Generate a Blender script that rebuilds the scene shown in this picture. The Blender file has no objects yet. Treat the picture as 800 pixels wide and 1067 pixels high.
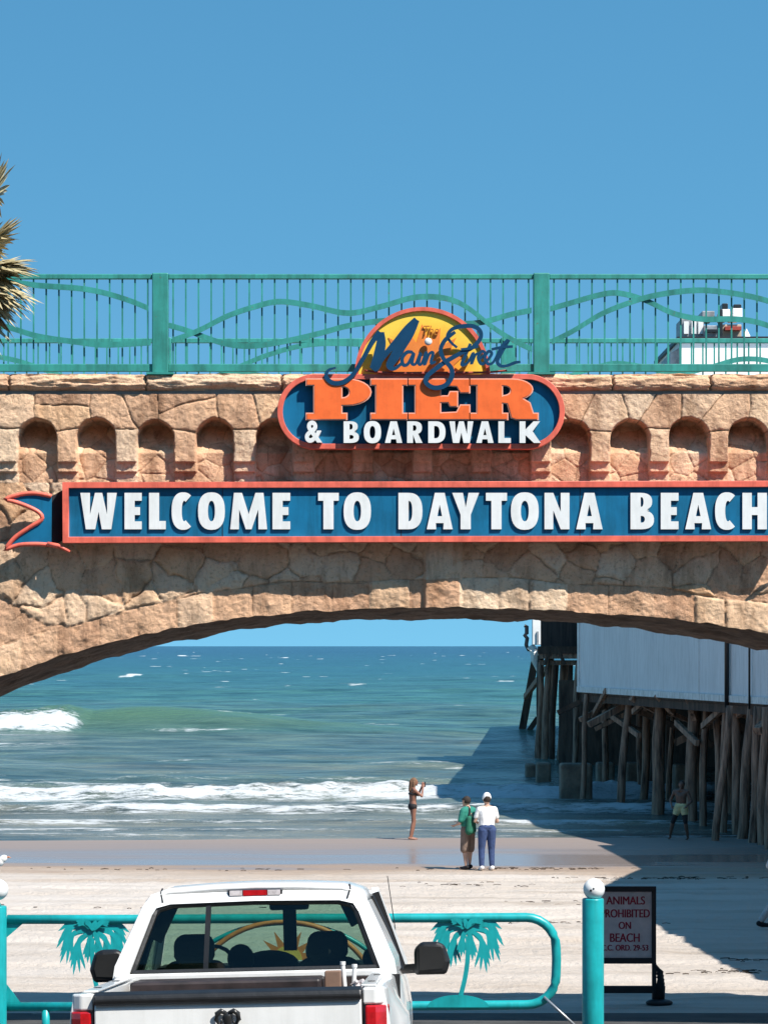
# beach approach with stone footbridge, signs, gate, pick-up and pier
SKY_STRENGTH = 0.115; SUN_STRENGTH = 5.0; EXPOSURE = 0.62
import bpy, bmesh, math, random
import numpy as np
from mathutils import Vector, Matrix, Euler
random.seed(7); RNG = np.random.RandomState(11)
R = math.radians
F = 3000.0; E = 5.0
scn = bpy.context.scene
COL = scn.collection

def W(px, py, D):
    """point seen at photograph position px,py when it stands D metres away"""
    return Vector(((px-400.0)*D/F, D, E+(673.0-py)*D/F))

# ------------------------------------------------------------------ materials
def new_mat(name):
    m = bpy.data.materials.new(name); m.use_nodes = True
    nt = m.node_tree; b = nt.nodes['Principled BSDF']
    return m, nt, b
def N(nt, typ, **kw):
    n = nt.nodes.new(typ)
    for k, v in kw.items():
        if k in n.inputs: n.inputs[k].default_value = v
        else: setattr(n, k, v)
    return n
def ramp(nt, stops):
    r = nt.nodes.new('ShaderNodeValToRGB')
    el = r.color_ramp.elements
    while len(el) > 1: el.remove(el[-1])
    el[0].position = stops[0][0]; el[0].color = stops[0][1]
    for p, c in stops[1:]:
        e = el.new(p); e.color = c
    return r
def c4(c): return (c[0], c[1], c[2], 1.0)
def mat(name, col, rough=0.5, metal=0.0, var=0.15, scale=6.0, bump=0.0, bscale=40.0, col2=None, stretch=None, coat=0.0, spec=0.5, grime=0.0, rust=0.0):
    m, nt, b = new_mat(name)
    tc = N(nt, 'ShaderNodeTexCoord'); mp = N(nt, 'ShaderNodeMapping')
    nt.links.new(tc.outputs['Object'], mp.inputs['Vector'])
    if stretch: mp.inputs['Scale'].default_value = stretch
    nz = N(nt, 'ShaderNodeTexNoise', Scale=scale, Detail=6.0, Roughness=0.6)
    nt.links.new(mp.outputs[0], nz.inputs['Vector'])
    lo = col2 if col2 else tuple(max(0, c*(1-var*1.6)) for c in col)
    hi = tuple(min(1, c*(1+var*0.6)) for c in col)
    r = ramp(nt, [(0.3, c4(lo)), (0.62, c4(hi))])
    nt.links.new(nz.outputs['Fac'], r.inputs['Fac'])
    src = r.outputs['Color']
    if grime:
        mg_ = N(nt, 'ShaderNodeMapping'); nt.links.new(tc.outputs['Object'], mg_.inputs[0]); mg_.inputs['Scale'].default_value = (7, 7, .9)
        ng = N(nt, 'ShaderNodeTexNoise', Scale=1.4, Detail=7.0, Roughness=0.7); nt.links.new(mg_.outputs[0], ng.inputs['Vector'])
        rg_ = ramp(nt, [(0.36, (1-grime, 1-grime, 1-grime*1.08, 1)), (0.56, (1, 1, 1, 1))]); nt.links.new(ng.outputs['Fac'], rg_.inputs[0])
        mm = N(nt, 'ShaderNodeMix', data_type='RGBA', blend_type='MULTIPLY'); mm.inputs[0].default_value = 1.0
        nt.links.new(src, mm.inputs[6]); nt.links.new(rg_.outputs[0], mm.inputs[7]); src = mm.outputs[2]
    if rust:
        nr_ = N(nt, 'ShaderNodeTexNoise', Scale=9.0, Detail=9.0, Roughness=0.75); nt.links.new(tc.outputs['Object'], nr_.inputs['Vector'])
        rr_ = ramp(nt, [(0.69-rust*.05, (0, 0, 0, 1)), (0.74-rust*.05, (.85, .85, .85, 1))]); nt.links.new(nr_.outputs['Fac'], rr_.inputs[0])
        m3 = N(nt, 'ShaderNodeMix', data_type='RGBA'); nt.links.new(rr_.outputs[0], m3.inputs[0]); nt.links.new(src, m3.inputs[6]); m3.inputs[7].default_value = (.16, .07, .035, 1); src = m3.outputs[2]
    nt.links.new(src, b.inputs['Base Color'])
    b.inputs['Roughness'].default_value = rough
    b.inputs['Metallic'].default_value = metal
    b.inputs['Specular IOR Level'].default_value = spec
    if coat: b.inputs['Coat Weight'].default_value = coat; b.inputs['Coat Roughness'].default_value = 0.06
    if bump:
        n2 = N(nt, 'ShaderNodeTexNoise', Scale=bscale, Detail=5.0)
        nt.links.new(mp.outputs[0], n2.inputs['Vector'])
        bp = N(nt, 'ShaderNodeBump', Strength=1.0, Distance=bump)
        nt.links.new(n2.outputs['Fac'], bp.inputs['Height'])
        nt.links.new(bp.outputs['Normal'], b.inputs['Normal'])
    return m

M = {}
M['teal_rail'] = mat('teal_paint', (0.038, 0.30, 0.26), 0.5, var=0.2, scale=2.5, grime=.28, rust=1.0)
M['teal_gate'] = mat('teal_gate_paint', (0.010, 0.36, 0.38), 0.35, var=0.14, scale=4, grime=.18, rust=.7)
M['salmon'] = mat('salmon_paint', (0.86, 0.165, 0.11), 0.45, var=0.15, scale=5, grime=.22)
M['sign_blue'] = mat('sign_blue_paint', (0.006, 0.155, 0.31), 0.5, var=0.18, scale=1.6, spec=0.3, grime=.22)
M['script_blue'] = mat('script_blue_paint', (0.003, 0.05, 0.12), 0.4, var=0.1)
M['sign_white'] = mat('white_letter_face', (0.83, 0.84, 0.83), 0.4, var=0.04, grime=.10)
M['letter_side'] = mat('letter_return_dark', (0.01, 0.012, 0.02), 0.5)
M['orange'] = mat('orange_letter_face', (0.97, 0.165, 0.035), 0.45, var=0.10, grime=.1)
M['peach'] = mat('peach_edge', (0.88, 0.42, 0.30), 0.4, var=0.05)
M['brown_red'] = mat('brown_red_paint', (0.35, 0.05, 0.03), 0.5)
M['white_paint'] = mat('white_car_paint', (0.76, 0.76, 0.75), 0.25, var=0.05, scale=3, coat=0.6, grime=.07)
M['white_ball'] = mat('white_ball_paint', (0.82, 0.82, 0.80), 0.3, var=0.05)
M['black_plastic'] = mat('black_plastic', (0.012, 0.012, 0.013), 0.42, var=0.3, scale=9, bump=0.001)
M['black_seat'] = mat('black_seat_cloth', (0.016, 0.016, 0.018), 0.85, bump=0.002, bscale=90)
M['rubber'] = mat('tyre_rubber', (0.015, 0.015, 0.015), 0.85, bump=0.003)
M['chrome'] = mat('chrome', (0.7, 0.7, 0.72), 0.12, metal=1.0, var=0.03)
M['dark_chrome'] = mat('dark_chrome', (0.10, 0.10, 0.11), 0.25, metal=0.8, var=0.2)
M['red_lens'] = mat('red_lens', (0.45, 0.008, 0.012), 0.15, var=0.25, scale=12, coat=0.6)
M['clear_lens'] = mat('clear_lens', (0.60, 0.55, 0.55), 0.15, var=0.2, scale=30, coat=0.5)
M['galv'] = mat('galvanised_steel', (0.42, 0.43, 0.45), 0.4, metal=0.7, var=0.15)
M['black_frame'] = mat('black_sign_frame', (0.015, 0.015, 0.02), 0.5, var=0.3)
M['sign_panel'] = mat('notice_panel_white', (0.86, 0.68, 0.66), 0.6, var=0.12, scale=5)
M['notice_red'] = mat('notice_red_lettering', (0.42, 0.015, 0.04), 0.6)
M['asphalt'] = mat('sandy_asphalt', (0.055, 0.052, 0.05), 0.9, var=0.4, scale=1.5, bump=0.006)
M['concrete'] = mat('wet_concrete', (0.24, 0.17, 0.12), 0.85, var=0.35, scale=1.6, bump=0.03, bscale=6)
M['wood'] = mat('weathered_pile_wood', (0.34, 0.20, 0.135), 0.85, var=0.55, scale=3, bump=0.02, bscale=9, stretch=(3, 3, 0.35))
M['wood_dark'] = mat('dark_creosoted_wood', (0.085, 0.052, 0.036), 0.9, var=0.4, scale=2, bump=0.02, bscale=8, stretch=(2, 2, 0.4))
M['pier_wall'] = mat('pale_painted_siding', (0.70, 0.70, 0.71), 0.6, var=0.06, scale=0.8, stretch=(1, 1, .4), grime=.14)
M['pier_trim'] = mat('white_trim', (0.72, 0.72, 0.70), 0.6, var=0.1, grime=.3, rust=.6)
M['bld_white'] = mat('white_stucco', (0.82, 0.81, 0.78), 0.8, var=0.08, scale=0.6)
M['bld_tan'] = mat('tan_stucco', (0.5, 0.40, 0.30), 0.8, var=0.12, scale=0.6)
M['grey_metal'] = mat('grey_unit_metal', (0.30, 0.31, 0.32), 0.5, metal=0.2, var=0.25, scale=3)
M['dark_glass'] = mat('dark_window', (0.02, 0.03, 0.04), 0.1, var=0.2)
M['emblem_black'] = mat('emblem_black', (0.02, 0.02, 0.02), 0.3)
M['deck'] = mat('deck_concrete', (0.30, 0.28, 0.25), 0.9, var=0.2)
M['frond'] = mat('dry_green_frond', (0.46, 0.38, 0.22), 0.55, var=0.3, scale=6, col2=(0.13, 0.12, 0.05))
M['trunk'] = mat('palm_trunk', (0.20, 0.15, 0.10), 0.9, var=0.4, scale=8, bump=0.03, bscale=14)
M['seaweed'] = mat('dry_seaweed', (0.05, 0.032, 0.02), 0.9, var=0.4)
def skin(name, c): return mat(name, c, 0.55, var=0.12, scale=8)
M['skin_tan'] = skin('tanned_skin', (0.26, 0.12, 0.08)); M['skin_fair'] = skin('fair_skin', (0.50, 0.31, 0.23)); M['skin_dark'] = skin('brown_skin', (0.14, 0.075, 0.05))
def cloth(name, c): return mat(name, c, 0.85, var=0.2, scale=9, bump=0.01, bscale=14)
M['c_teal'] = cloth('teal_shirt_cloth', (0.02, 0.20, 0.15)); M['c_green'] = cloth('green_bag_cloth', (0.01, 0.12, 0.07)); M['c_khaki'] = cloth('khaki_cloth', (0.20, 0.14, 0.11))
M['c_white'] = cloth('white_cotton', (0.80, 0.80, 0.80)); M['c_denim'] = cloth('blue_denim', (0.035, 0.065, 0.17)); M['c_black'] = cloth('black_cloth', (0.015, 0.013, 0.015))
M['c_yellow'] = cloth('pale_yellow_cloth', (0.62, 0.56, 0.30)); M['hair_dark'] = cloth('dark_hair', (0.03, 0.02, 0.015)); M['hair_brown'] = cloth('brown_hair', (0.17, 0.09, 0.05)); M['c_grey'] = cloth('pale_grey_cloth', (0.5, 0.5, 0.5))
M['bird_white'] = mat('white_feathers', (0.8, 0.8, 0.78), 0.7); M['bird_grey'] = mat('grey_feathers', (0.16, 0.17, 0.19), 0.7); M['beak'] = mat('orange_beak', (0.5, 0.15, 0.03), 0.5)

def glass_mat(name, tint, gl=0.05):
    m, nt, b = new_mat(name); nt.nodes.remove(b)
    tr = N(nt, 'ShaderNodeBsdfTransparent', Color=c4(tint)); gl_ = N(nt, 'ShaderNodeBsdfGlossy', Roughness=0.02)
    lw = N(nt, 'ShaderNodeLayerWeight'); pw = N(nt, 'ShaderNodeMath', operation='POWER'); pw.inputs[1].default_value = 4.0; nt.links.new(lw.outputs['Facing'], pw.inputs[0])
    fr = N(nt, 'ShaderNodeMath', operation='MULTIPLY_ADD'); fr.inputs[1].default_value = 0.5; fr.inputs[2].default_value = 0.035; nt.links.new(pw.outputs[0], fr.inputs[0]); mx = N(nt, 'ShaderNodeMixShader')
    out = nt.nodes['Material Output']
    nt.links.new(fr.outputs[0], mx.inputs[0]); nt.links.new(tr.outputs[0], mx.inputs[1]); nt.links.new(gl_.outputs[0], mx.inputs[2])
    nt.links.new(mx.outputs[0], out.inputs['Surface'])
    return m
M['glass_tint'] = glass_mat('green_tinted_glass', (0.30, 0.43, 0.37))
M['glass_front'] = glass_mat('windscreen_glass', (0.74, 0.88, 0.80))

# stone: per-stone tint and mortar weight come with the mesh
def stone_mat():
    m, nt, b = new_mat('coquina_stone')
    L = nt.links.new
    tc = N(nt, 'ShaderNodeTexCoord')
    at = N(nt, 'ShaderNodeAttribute', attribute_name='tint')
    sep = N(nt, 'ShaderNodeSeparateColor'); L(at.outputs['Color'], sep.inputs[0])
    n1 = N(nt, 'ShaderNodeTexNoise', Scale=2.3, Detail=8.0, Roughness=0.65)
    n2 = N(nt, 'ShaderNodeTexNoise', Scale=26.0, Detail=8.0, Roughness=0.75)
    L(tc.outputs['Object'], n1.inputs['Vector']); L(tc.outputs['Object'], n2.inputs['Vector'])
    r1 = ramp(nt, [(0.0, (0.68, 0.40, 0.25, 1)), (0.4, (0.84, 0.54, 0.345, 1)), (0.7, (0.88, 0.67, 0.48, 1)), (1.0, (0.78, 0.40, 0.18, 1))])
    L(sep.outputs[0], r1.inputs['Fac'])
    r2 = ramp(nt, [(0.28, (0.55, 0.50, 0.46, 1)), (0.5, (1, 1, 1, 1)), (0.75, (1.12, 1.08, 1.0, 1))])
    L(n1.outputs['Fac'], r2.inputs['Fac'])
    mx = N(nt, 'ShaderNodeMix', data_type='RGBA', blend_type='MULTIPLY'); mx.inputs[0].default_value = 0.75
    L(r1.outputs['Color'], mx.inputs[6]); L(r2.outputs['Color'], mx.inputs[7])
    r3 = ramp(nt, [(0.30, (0.50, 0.44, 0.40, 1)), (0.48, (1, 1, 1, 1))])
    L(n2.outputs['Fac'], r3.inputs['Fac'])
    mx2 = N(nt, 'ShaderNodeMix', data_type='RGBA', blend_type='MULTIPLY'); mx2.inputs[0].default_value = 0.8
    L(mx.outputs[2], mx2.inputs[6]); L(r3.outputs['Color'], mx2.inputs[7])
    mps = N(nt, 'ShaderNodeMapping'); L(tc.outputs['Object'], mps.inputs[0]); mps.inputs['Scale'].default_value = (2.6, 2.6, .5)
    n4 = N(nt, 'ShaderNodeTexNoise', Scale=1.2, Detail=8.0, Roughness=0.7); L(mps.outputs[0], n4.inputs['Vector'])
    r4 = ramp(nt, [(0.34, (0.52, 0.46, 0.42, 1)), (0.50, (1, 1, 1, 1)), (0.68, (1.08, 1.06, 1.02, 1))]); L(n4.outputs['Fac'], r4.inputs[0])
    mx4 = N(nt, 'ShaderNodeMix', data_type='RGBA', blend_type='MULTIPLY'); mx4.inputs[0].default_value = .8; L(mx2.outputs[2], mx4.inputs[6]); L(r4.outputs[0], mx4.inputs[7])
    mx3 = N(nt, 'ShaderNodeMix', data_type='RGBA')
    mx3.inputs[7].default_value = (0.13, 0.08, 0.05, 1)
    L(sep.outputs[1], mx3.inputs[0]); L(mx4.outputs[2], mx3.inputs[6])
    L(mx3.outputs[2], b.inputs['Base Color'])
    b.inputs['Roughness'].default_value = 0.92; b.inputs['Specular IOR Level'].default_value = 0.2
    bp = N(nt, 'ShaderNodeBump', Strength=0.9, Distance=0.03)
    L(n2.outputs['Fac'], bp.inputs['Height'])
    L(bp.outputs['Normal'], b.inputs['Normal'])
    return m
M['stone'] = stone_mat()

# ------------------------------------------------------------------ object helpers
def link(o, parent=None):
    COL.objects.link(o)
    if parent: o.parent = parent
    return o
def tag(o, label=None, cat=None, group=None, kind=None):
    if label: o['label'] = label
    if cat: o['category'] = cat
    if group: o['group'] = group
    if kind: o['kind'] = kind
    return o
def thing(name, label, cat, loc=(0, 0, 0), rz=0, group=None):
    o = bpy.data.objects.new(name, None); COL.objects.link(o)
    o.location = loc; o.rotation_euler = (0, 0, rz); o.empty_display_size = 0.2
    return tag(o, label, cat, group)
def base(t): return Vector(t.location)
def from_bm(name, bm, m, parent=None, smooth=False, rel=True):
    """world-space bmesh -> object; made local to its (unrotated) parent when rel"""
    me = bpy.data.meshes.new(name); bmesh.ops.recalc_face_normals(bm, faces=bm.faces)
    bm.to_mesh(me); bm.free()
    return finish(name, me, m, parent, smooth, rel)
def finish(name, me, m, parent=None, smooth=False, rel=True):
    if parent and rel:
        off = Vector((0, 0, 0)); p = parent
        while p: off += Vector(p.location); p = p.parent
        me.transform(Matrix.Translation(-off))
    if isinstance(m, (list, tuple)):
        for k in m: me.materials.append(k)
    else: me.materials.append(m)
    if smooth:
        me.shade_smooth()
    return link(bpy.data.objects.new(name, me), parent)
def center_origin(o):
    """put a top-level mesh's origin at its own base"""
    me = o.data; co = np.zeros(len(me.vertices)*3); me.vertices.foreach_get('co', co); co = co.reshape(-1, 3)
    c = Vector(((co[:, 0].min()+co[:, 0].max())/2, (co[:, 1].min()+co[:, 1].max())/2, co[:, 2].min()))
    me.transform(Matrix.Translation(-c)); o.location = c
    return o
def box(bm, x0, x1, y0, y1, z0, z1):
    v = [bm.verts.new(p) for p in ((x0,y0,z0),(x1,y0,z0),(x1,y1,z0),(x0,y1,z0),(x0,y0,z1),(x1,y0,z1),(x1,y1,z1),(x0,y1,z1))]
    for f in ((0,1,2,3),(4,5,6,7),(0,1,5,4),(1,2,6,5),(2,3,7,6),(3,0,4,7)): bm.faces.new([v[i] for i in f])
    return v
def frame_of(d):
    d = d.normalized(); up = Vector((0, 0, 1)) if abs(d.z) < 0.95 else Vector((0, 1, 0))
    a = d.cross(up).normalized(); b = a.cross(d).normalized()
    return a, b
def tube(bm, pts, rad, n=10, close=False, flat=1.0, caps=True):
    """tube through pts; rad a number or a list; flat squeezes along the second axis"""
    pts = [Vector(p) for p in pts]; rings = []
    for i, p in enumerate(pts):
        if close: d = pts[(i+1) % len(pts)]-pts[i-1]
        else: d = pts[min(i+1, len(pts)-1)]-pts[max(i-1, 0)]
        a, b = frame_of(d); r = rad[i] if hasattr(rad, '__len__') else rad
        rings.append([bm.verts.new(p+a*math.cos(2*math.pi*k/n)*r+b*math.sin(2*math.pi*k/n)*r*flat) for k in range(n)])
    L = len(rings)
    for i in range(L if close else L-1):
        A, B = rings[i], rings[(i+1) % L]
        for k in range(n): bm.faces.new((A[k], A[(k+1) % n], B[(k+1) % n], B[k]))
    if caps and not close:
        bm.faces.new(rings[0]); bm.faces.new(rings[-1])
def beam(bm, p0, p1, w, h):
    """rectangular bar between two points"""
    p0, p1 = Vector(p0), Vector(p1); a, b = frame_of(p1-p0)
    v = []
    for p in (p0, p1):
        for s, t in ((-1,-1),(1,-1),(1,1),(-1,1)): v.append(bm.verts.new(p+a*s*w/2+b*t*h/2))
    for f in ((0,1,2,3),(4,5,6,7),(0,1,5,4),(1,2,6,5),(2,3,7,6),(3,0,4,7)): bm.faces.new([v[i] for i in f])
def ball(bm, c, r, u=16, v=10, sc=(1, 1, 1), rot=None):
    mtx = Matrix.Translation(Vector(c)) @ (rot.to_matrix().to_4x4() if rot else Matrix.Identity(4)) @ Matrix.Diagonal((sc[0], sc[1], sc[2], 1))
    bmesh.ops.create_uvsphere(bm, u_segments=u, v_segments=v, radius=r, matrix=mtx)
def spline(P, n=8):
    """Catmull-Rom through tuples"""
    P = [np.array(p, float) for p in P]; out = []
    for i in range(len(P)-1):
        p0 = P[i-1] if i else 2*P[0]-P[1]; p3 = P[i+2] if i+2 < len(P) else 2*P[-1]-P[-2]
        for k in range(n):
            t = k/n
            out.append(0.5*((2*P[i])+(-p0+P[i+1])*t+(2*p0-5*P[i]+4*P[i+1]-p3)*t*t+(-p0+3*P[i]-3*P[i+1]+p3)*t**3))
    out.append(P[-1]); return out
def add_bevel(o, w=0.01, seg=2):
    b = o.modifiers.new('bevel', 'BEVEL'); b.width = w; b.segments = seg; b.limit_method = 'ANGLE'; b.angle_limit = R(35)
    return o
def flat_curve(name, loops, y, depth, m, parent=None, off=0.0, bev=0.0):
    """filled 2-D outline (x,z world loops, holes allowed) facing the viewer side, extruded along Y from y to y+depth"""
    cu = bpy.data.curves.new(name, 'CURVE'); cu.dimensions = '2D'; cu.fill_mode = 'BOTH'
    cu.extrude = depth/2; cu.offset = off; cu.bevel_depth = bev
    for lp in loops:
        s = cu.splines.new('POLY'); s.points.add(len(lp)-1)
        for i, p in enumerate(lp): s.points[i].co = (p[0], p[1], 0, 1)
        s.use_cyclic_u = True
    o = bpy.data.objects.new('tmp', cu); COL.objects.link(o)
    dg = bpy.context.evaluated_depsgraph_get(); dg.update()
    me = bpy.data.meshes.new_from_object(o.evaluated_get(dg)); me.name = name
    bpy.data.objects.remove(o)
    me.transform(Matrix.Translation((0, y+depth/2, 0)) @ Matrix.Rotation(math.pi/2, 4, 'X'))
    me.materials.clear()
    return finish(name, me, m, parent)
def text_mesh(name, txt, x0, x1, zb, zt, y, depth, m, parent=None, off=0.0, shear=0.0, rot=None):
    cu = bpy.data.curves.new(name, 'FONT'); cu.body = txt; cu.extrude = 0.05; cu.offset = off; cu.shear = shear
    o = bpy.data.objects.new('tmp', cu); COL.objects.link(o)
    dg = bpy.context.evaluated_depsgraph_get(); dg.update()
    me = bpy.data.meshes.new_from_object(o.evaluated_get(dg)); me.name = name
    bpy.data.objects.remove(o); me.materials.clear()
    n = len(me.vertices); co = np.zeros(n*3); me.vertices.foreach_get('co', co); co = co.reshape(-1, 3)
    a, b = co.min(0), co.max(0)
    X = x0+(co[:, 0]-a[0])/(b[0]-a[0])*(x1-x0); Z = zb+(co[:, 1]-a[1])/(b[1]-a[1])*(zt-zb)
    Y = y+depth*(1-(co[:, 2]-a[2])/(b[2]-a[2]))
    out = np.stack([X, Y, Z], 1).ravel(); me.vertices.foreach_set('co', out); me.update()
    return finish(name, me, m, parent)

# ------------------------------------------------------------------ value noise for heightfields
_T = np.random.RandomState(3).rand(8, 256, 256)
def vn(x, y, s=0):
    x = np.asarray(x, float); y = np.asarray(y, float)
    xi = np.floor(x).astype(int); yi = np.floor(y).astype(int); fx = x-xi; fy = y-yi
    fx = fx*fx*(3-2*fx); fy = fy*fy*(3-2*fy); T = _T[s % 8]
    a = T[xi & 255, yi & 255]; b = T[(xi+1) & 255, yi & 255]; c = T[xi & 255, (yi+1) & 255]; d = T[(xi+1) & 255, (yi+1) & 255]
    return (a*(1-fx)+b*fx)*(1-fy)+(c*(1-fx)+d*fx)*fy
def fbm(x, y, s=0, o=4):
    v = 0; a = 0.5
    for k in range(o): v = v+a*vn(x*2**k+17.3*k, y*2**k+9.1*k, s+k); a *= 0.5
    return v
def grid_mesh(name, X, Y, Z, m, parent=None, attrs=None, smooth=True):
    nr, nc = X.shape
    co = np.stack([X, Y, Z], -1).reshape(-1, 3)
    idx = np.arange(nr*nc).reshape(nr, nc)
    q = np.stack([idx[:-1, :-1], idx[:-1, 1:], idx[1:, 1:], idx[1:, :-1]], -1).reshape(-1, 4)
    me = bpy.data.meshes.new(name)
    me.vertices.add(len(co)); me.vertices.foreach_set('co', co.ravel())
    me.loops.add(len(q)*4); me.loops.foreach_set('vertex_index', q.ravel())
    me.polygons.add(len(q)); me.polygons.foreach_set('loop_start', np.arange(len(q))*4); me.polygons.foreach_set('loop_total', np.full(len(q), 4))
    me.update(calc_edges=True)
    for k, v in (attrs or {}).items():
        at = me.attributes.new(k, 'FLOAT_COLOR', 'POINT'); c = np.ones((nr*nc, 4)); c[:, :v.shape[-1]] = v.reshape(nr*nc, -1)
        at.data.foreach_set('color', c.ravel())
    return finish(name, me, m, parent, smooth)
# ------------------------------------------------------------------ sky, sun, camera
SUN = Vector((0.58, -0.50, 1.0)).normalized()
el = math.asin(SUN.z); az = math.atan2(SUN.x, SUN.y)
w = bpy.data.worlds.new('World'); scn.world = w; w.use_nodes = True
nt = w.node_tree; bg = nt.nodes['Background']
sky = nt.nodes.new('ShaderNodeTexSky'); sky.sky_type = 'NISHITA'; sky.sun_disc = False
sky.sun_elevation = el; sky.sun_rotation = az; sky.air_density = 1.2; sky.dust_density = 0.0; sky.ozone_density = 2.0; sky.altitude = 0
tcw = nt.nodes.new('ShaderNodeTexCoord'); sp = nt.nodes.new('ShaderNodeSeparateXYZ'); nt.links.new(tcw.outputs['Generated'], sp.inputs[0])
ma = nt.nodes.new('ShaderNodeMath'); ma.operation = 'MULTIPLY_ADD'; ma.inputs[1].default_value = 1.3; ma.inputs[2].default_value = 0.30; nt.links.new(sp.outputs[2], ma.inputs[0])
cb = nt.nodes.new('ShaderNodeCombineXYZ'); nt.links.new(sp.outputs[0], cb.inputs[0]); nt.links.new(sp.outputs[1], cb.inputs[1]); nt.links.new(ma.outputs[0], cb.inputs[2])
nv = nt.nodes.new('ShaderNodeVectorMath'); nv.operation = 'NORMALIZE'; nt.links.new(cb.outputs[0], nv.inputs[0]); nt.links.new(nv.outputs[0], sky.inputs[0])
hs = nt.nodes.new('ShaderNodeHueSaturation'); hs.inputs['Saturation'].default_value = 1.25; nt.links.new(sky.outputs[0], hs.inputs['Color'])
tn = nt.nodes.new('ShaderNodeMix'); tn.data_type = 'RGBA'; tn.blend_type = 'MULTIPLY'; tn.inputs[0].default_value = 1.0; tn.inputs[7].default_value = (0.90, 1.18, 1.0, 1)
nt.links.new(hs.outputs[0], tn.inputs[6]); nt.links.new(tn.outputs[2], bg.inputs[0]); bg.inputs[1].default_value = SKY_STRENGTH
sl = bpy.data.lights.new('sun', 'SUN'); sl.energy = SUN_STRENGTH; sl.angle = R(0.53); sl.color = (1.0, 0.95, 0.87)
so = bpy.data.objects.new('sun', sl); COL.objects.link(so); so.location = (20, -20, 40)
so.rotation_euler = SUN.to_track_quat('Z', 'Y').to_euler()
cam = bpy.data.cameras.new('camera'); co_ = bpy.data.objects.new('camera', cam); COL.objects.link(co_)
co_.location = (0, 0, E); co_.rotation_euler = (R(90), 0, 0)
cam.sensor_fit = 'VERTICAL'; cam.sensor_height = 24; cam.sensor_width = 18; cam.lens = 24*F/1067.0
cam.shift_y = 139.5/1067.0; cam.clip_start = 0.5; cam.clip_end = 60000
scn.camera = co_
vs = scn.view_settings; vs.view_transform = 'Standard'; vs.look = 'None'; vs.gamma = 1; vs.exposure = EXPOSURE; vs.use_curve_mapping = False

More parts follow.
